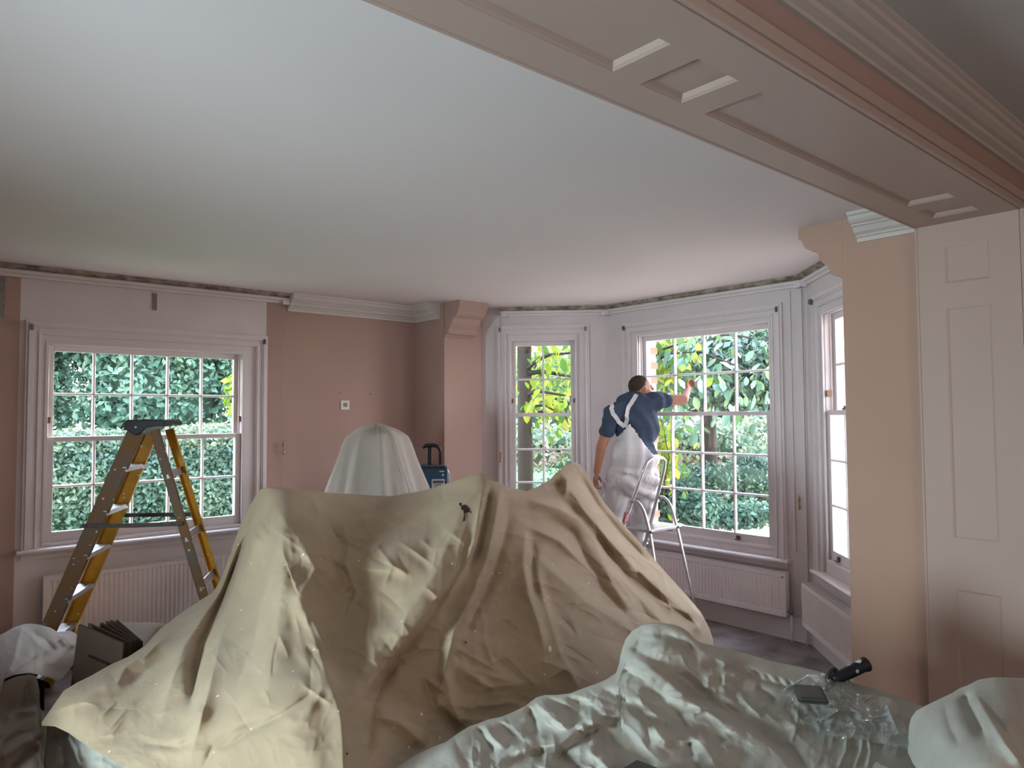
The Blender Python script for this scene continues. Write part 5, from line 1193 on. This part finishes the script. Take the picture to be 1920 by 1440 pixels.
def torso(mb, g=0.0):
    ell(mb, hip, AX, (.175 + g, .135 + g, .15 + g)); ell(mb, waist, AX, (.180 + g, .140 + g, .16 + g)); ell(mb, chest, AX, (.190 + g, .135 + g, .17 + g)); ell(mb, upper, AX, (.175 + g, .115 + g, .12 + g))
    cap(mb, shL, upper, .072 + g, .095 + g); cap(mb, shR, upper, .072 + g, .095 + g)
body = MB(); torso(body)
cap(body, neck - upv * .03, head, .058, .055)
cap(body, shL, elL, .056, .042); cap(body, elL, wrL, .043, .028); cap(body, shR, elR, .056, .045); cap(body, elR, wrR, .046, .029)
cap(body, hpL, knL, .095, .062); cap(body, knL, anL, .060, .042); cap(body, hpR, knR, .095, .062); cap(body, knR, anR, .060, .042)
# head: skull, jaw, nose, ears; turned right and tilted
hf = (_r * .93 + _a * .30 + Vector((0, 0, .16))).normalized(); hs = hf.cross(Vector((0, 0, 1))).normalized(); hu = hs.cross(hf).normalized()
hc = head
ell(body, hc + hu * .015 - hf * .012, (hf, hs, hu), (.098, .076, .092)); ell(body, hc + hf * .030 - hu * .050, (hf, hs, hu), (.062, .058, .070))
cap(body, hc + hf * .088 + hu * .005, hc + hf * .108 - hu * .028, .010, .014); cap(body, hc + hf * .080 - hu * .062 - hs * .02, hc + hf * .080 - hu * .062 + hs * .02, .012, .012)
for s in (-1, 1):
    ell(body, hc - hf * .006 + hs * .078 * s - hu * .012, (hf, hs, hu), (.020, .011, .032), 12, 8)
    ell(body, hc + hf * .078 + hs * .030 * s + hu * .004, (hf, hs, hu), (.014, .014, .009), 10, 6)
def hand(mb, w, d, side, curl, s=1.0):
    """palm, four fingers and a thumb; d: hand direction, side: towards the thumb"""
    d = d.normalized(); side = (side - d * side.dot(d)).normalized(); n_ = d.cross(side).normalized()
    pc = w + d * .048 * s; ell(mb, pc, (d, side, n_), (.050 * s, .042 * s, .018 * s), 12, 8)
    for k, (o_, L_, r_) in enumerate(((.030, .072, .0100), (.010, .080, .0105), (-.010, .075, .0100), (-.029, .060, .0088))):
        b0 = w + d * .085 * s + side * o_ * s; e1 = b0 + (d * math.cos(curl * .6) + n_ * math.sin(curl * .6)) * L_ * .45 * s
        e2 = e1 + (d * math.cos(curl * 1.7) + n_ * math.sin(curl * 1.7)) * L_ * .33 * s; e3 = e2 + (d * math.cos(curl * 2.5) + n_ * math.sin(curl * 2.5)) * L_ * .25 * s
        cap(mb, b0 - d * .02, e1, r_, r_, 8); cap(mb, e1, e2, r_, r_ * .92, 8); cap(mb, e2, e3, r_ * .92, r_ * .8, 8)
    t0 = w + d * .025 * s + side * .030 * s; t1 = t0 + (d * .6 + side * .6 + n_ * .35).normalized() * .038 * s; t2 = t1 + (d * .9 + side * .1 + n_ * .5).normalized() * .032 * s
    cap(mb, t0, t1, .0135, .012, 8); cap(mb, t1, t2, .012, .010, 8)
hand(body, wrL + (wrL - elL).normalized() * .015, (wrL - elL) + Vector((0, 0, -.05)), fw * 1 + _a * .2, .75)
hdR = ((wrR - elR).normalized() + _a * .25 + Vector((0, 0, .12))).normalized()
hand(body, wrR + hdR * .01, hdR, Vector((0, 0, 1)) - _r * .4, .95)
bo = solid(body, 'body', SKIN, .0075, 3, man)
# hair: cap over the skull
hr = MB(); ell(hr, hc + hu * .020 - hf * .016, (hf, hs, hu), (.096, .079, .090), 32, 22)
ho = mesh_obj('hair', hr.v, hr.f, HAIR, man, smooth=True)
bm = bmesh.new(); bm.from_mesh(ho.data)
bmesh.ops.delete(bm, geom=[v for v in bm.verts if ((v.co + mo - hc).dot(hu) < -.018 + .95 * max(0, (v.co + mo - hc).dot(hf) + .035)) or (v.co + mo - hc).dot(hf) > .05], context='VERTS'); bm.to_mesh(ho.data); bm.free()
# T-shirt
ts = MB(); torso(ts, .014); cap(ts, shL, shL.lerp(elL, .52), .070, .066); cap(ts, shR, shR.lerp(elR, .34), .072, .066)
cap(ts, neck - upv * .05, neck - upv * .015, .075, .062)
tso = solid(ts, 'tshirt', SHIRT, .009, 4, man)
for v in tso.data.vertices:   # soft wrinkles
    p = v.co; v.co += v.normal * (.004 * math.sin(p.z * 55 + 9 * p.x + 2 * math.sin(p.y * 30)) + .004 * math.sin(p.x * 60 + p.z * 25))
# bib overalls: legs, seat and a back panel rising to a point between the shoulder blades
ov = MB(); torso(ov, .036)
ell(ov, hip - upv * .02, AX, (.205, .17, .15))
cap(ov, hpL, knL, .135, .098); cap(ov, knL, anL, .098, .074); cap(ov, hpR, knR, .130, .095); cap(ov, knR, anR, .095, .068)
cap(ov, anL, anL - Vector((0, 0, .035)), .078, .078); cap(ov, anR, anR - Vector((0, 0, .03)), .07, .07)
ovo = solid(ov, 'overalls', OVER, .009, 4, man)
xj = J(1164 + 6, 800)   # where the straps meet
bm = bmesh.new(); bm.from_mesh(ovo.data)
def keep(w):
    u_ = (w - xj).dot(upv); l_ = (w - xj).dot(lat2); back = (w - (chest * .5 + waist * .5)).dot(bk)
    wl = (waist - xj).dot(upv) + .015
    if back < -.0 : lim = wl + .02 + 0.10 * 0      # front bib kept low; hidden from behind
    else: lim = max(wl, 0.0 - (abs(l_ - .0) - .022) * (1.15 if l_ > 0 else 1.9)) if abs(l_) < .30 else wl
    return u_ <= lim
bmesh.ops.delete(bm, geom=[v for v in bm.verts if not keep(v.co + mo)], context='VERTS'); bm.to_mesh(ovo.data); bm.free()
for v in ovo.data.vertices:
    p = v.co; hgt = (p + mo - hip).dot(upv)
    if hgt < .02: v.co += v.normal * (.009 * math.sin(p.z * 42 + 14 * p.x + 2 * math.sin(p.y * 22)) + .006 * math.sin(p.z * 23 - 30 * p.y))
    else: v.co += v.normal * .006 * math.sin((p + mo - hip).dot(lat2) * 60 + 2)
sol = ovo.modifiers.new('thickness', 'SOLIDIFY'); sol.thickness = .004
# straps follow the shirt from the junction over each shoulder
tree = BVHTree.FromPolygons([v.co.copy() for v in tso.data.vertices], [tuple(p.vertices) for p in tso.data.polygons])
for tgt in ([J(1170, 800), J(1158, 787), J(1150, 776), J(1146, 766), J(1150, 758, .1)], [J(1170, 800), J(1176, 780), J(1181, 762), J(1188, 745), J(1195, 738, .1)]):
    P = []
    for a_, b_ in zip(tgt, tgt[1:]):
        for t in (0, .25, .5, .75):
            q0 = a_.lerp(b_, t) - mo; hit = tree.find_nearest(q0 + bk * .0 + (Vector(E0) - mo - q0).normalized() * .12); P.append((hit[0] + hit[1] * .006, hit[1]))
    vs = []
    for i, (p, nn) in enumerate(P):
        d = (P[min(i + 1, len(P) - 1)][0] - P[max(i - 1, 0)][0]).normalized(); s = d.cross(nn).normalized() * .017
        vs += [p - s, p + s, p + s + nn * .004, p - s + nn * .004]
    n = len(P); fs2 = [(0, 1, 2, 3), (4 * n - 1, 4 * n - 2, 4 * n - 3, 4 * n - 4)] + [(4 * i + k, 4 * i + (k + 1) % 4, 4 * i + 4 + (k + 1) % 4, 4 * i + 4 + k) for i in range(n - 1) for k in range(4)]
    mesh_obj('strap', vs, fs2, OVER, man)
# shoes on the tread
for an, nm in ((anL, 'L'), (anR, 'R')):
    sh = MB(); tz = .675 + .03; ft = Vector((an.x, an.y, tz)); cap(sh, ft - fw * .05, ft + fw * .12, .040, .034); cap(sh, Vector((an.x, an.y, tz + .03)), an, .042, .045)
    so = solid(sh, 'shoe', SHOE, .008, 2, man)
    ss = MB(); cap(ss, ft - fw * .055 - Vector((0, 0, .016)), ft + fw * .125 - Vector((0, 0, .016)), .040, .036)
    for i, v in enumerate(ss.v): ss.v[i] = (v[0], v[1], min(max(v[2], .001), .016))
    ss.build('sole', LGREY, so, smooth=True)
# brush in his right hand
bt = Vector(onx(1312, 706, XC + .035)); hh = wrR + hdR * .09
br = empty('paint_brush', tuple(hh), 0, label='thin paint brush held up to the window bars in the raised right hand', cat='brush')
d = (bt - hh); MB().tube([-d * .25, d * 0, d * .35, d * .6], [.006, .008, .009, .007], 8).build('brush_handle', mat('pale_wood', (.6, .5, .36), .5), br, smooth=True)
MB().tube([d * .6, d * .78], .010, 8).build('ferrule', METAL, br); MB().tube([d * .78, d * .9, d * 1.0], [.011, .014, .009], 8).build('bristles', mat('bristle', (.5, .45, .4), .8), br)
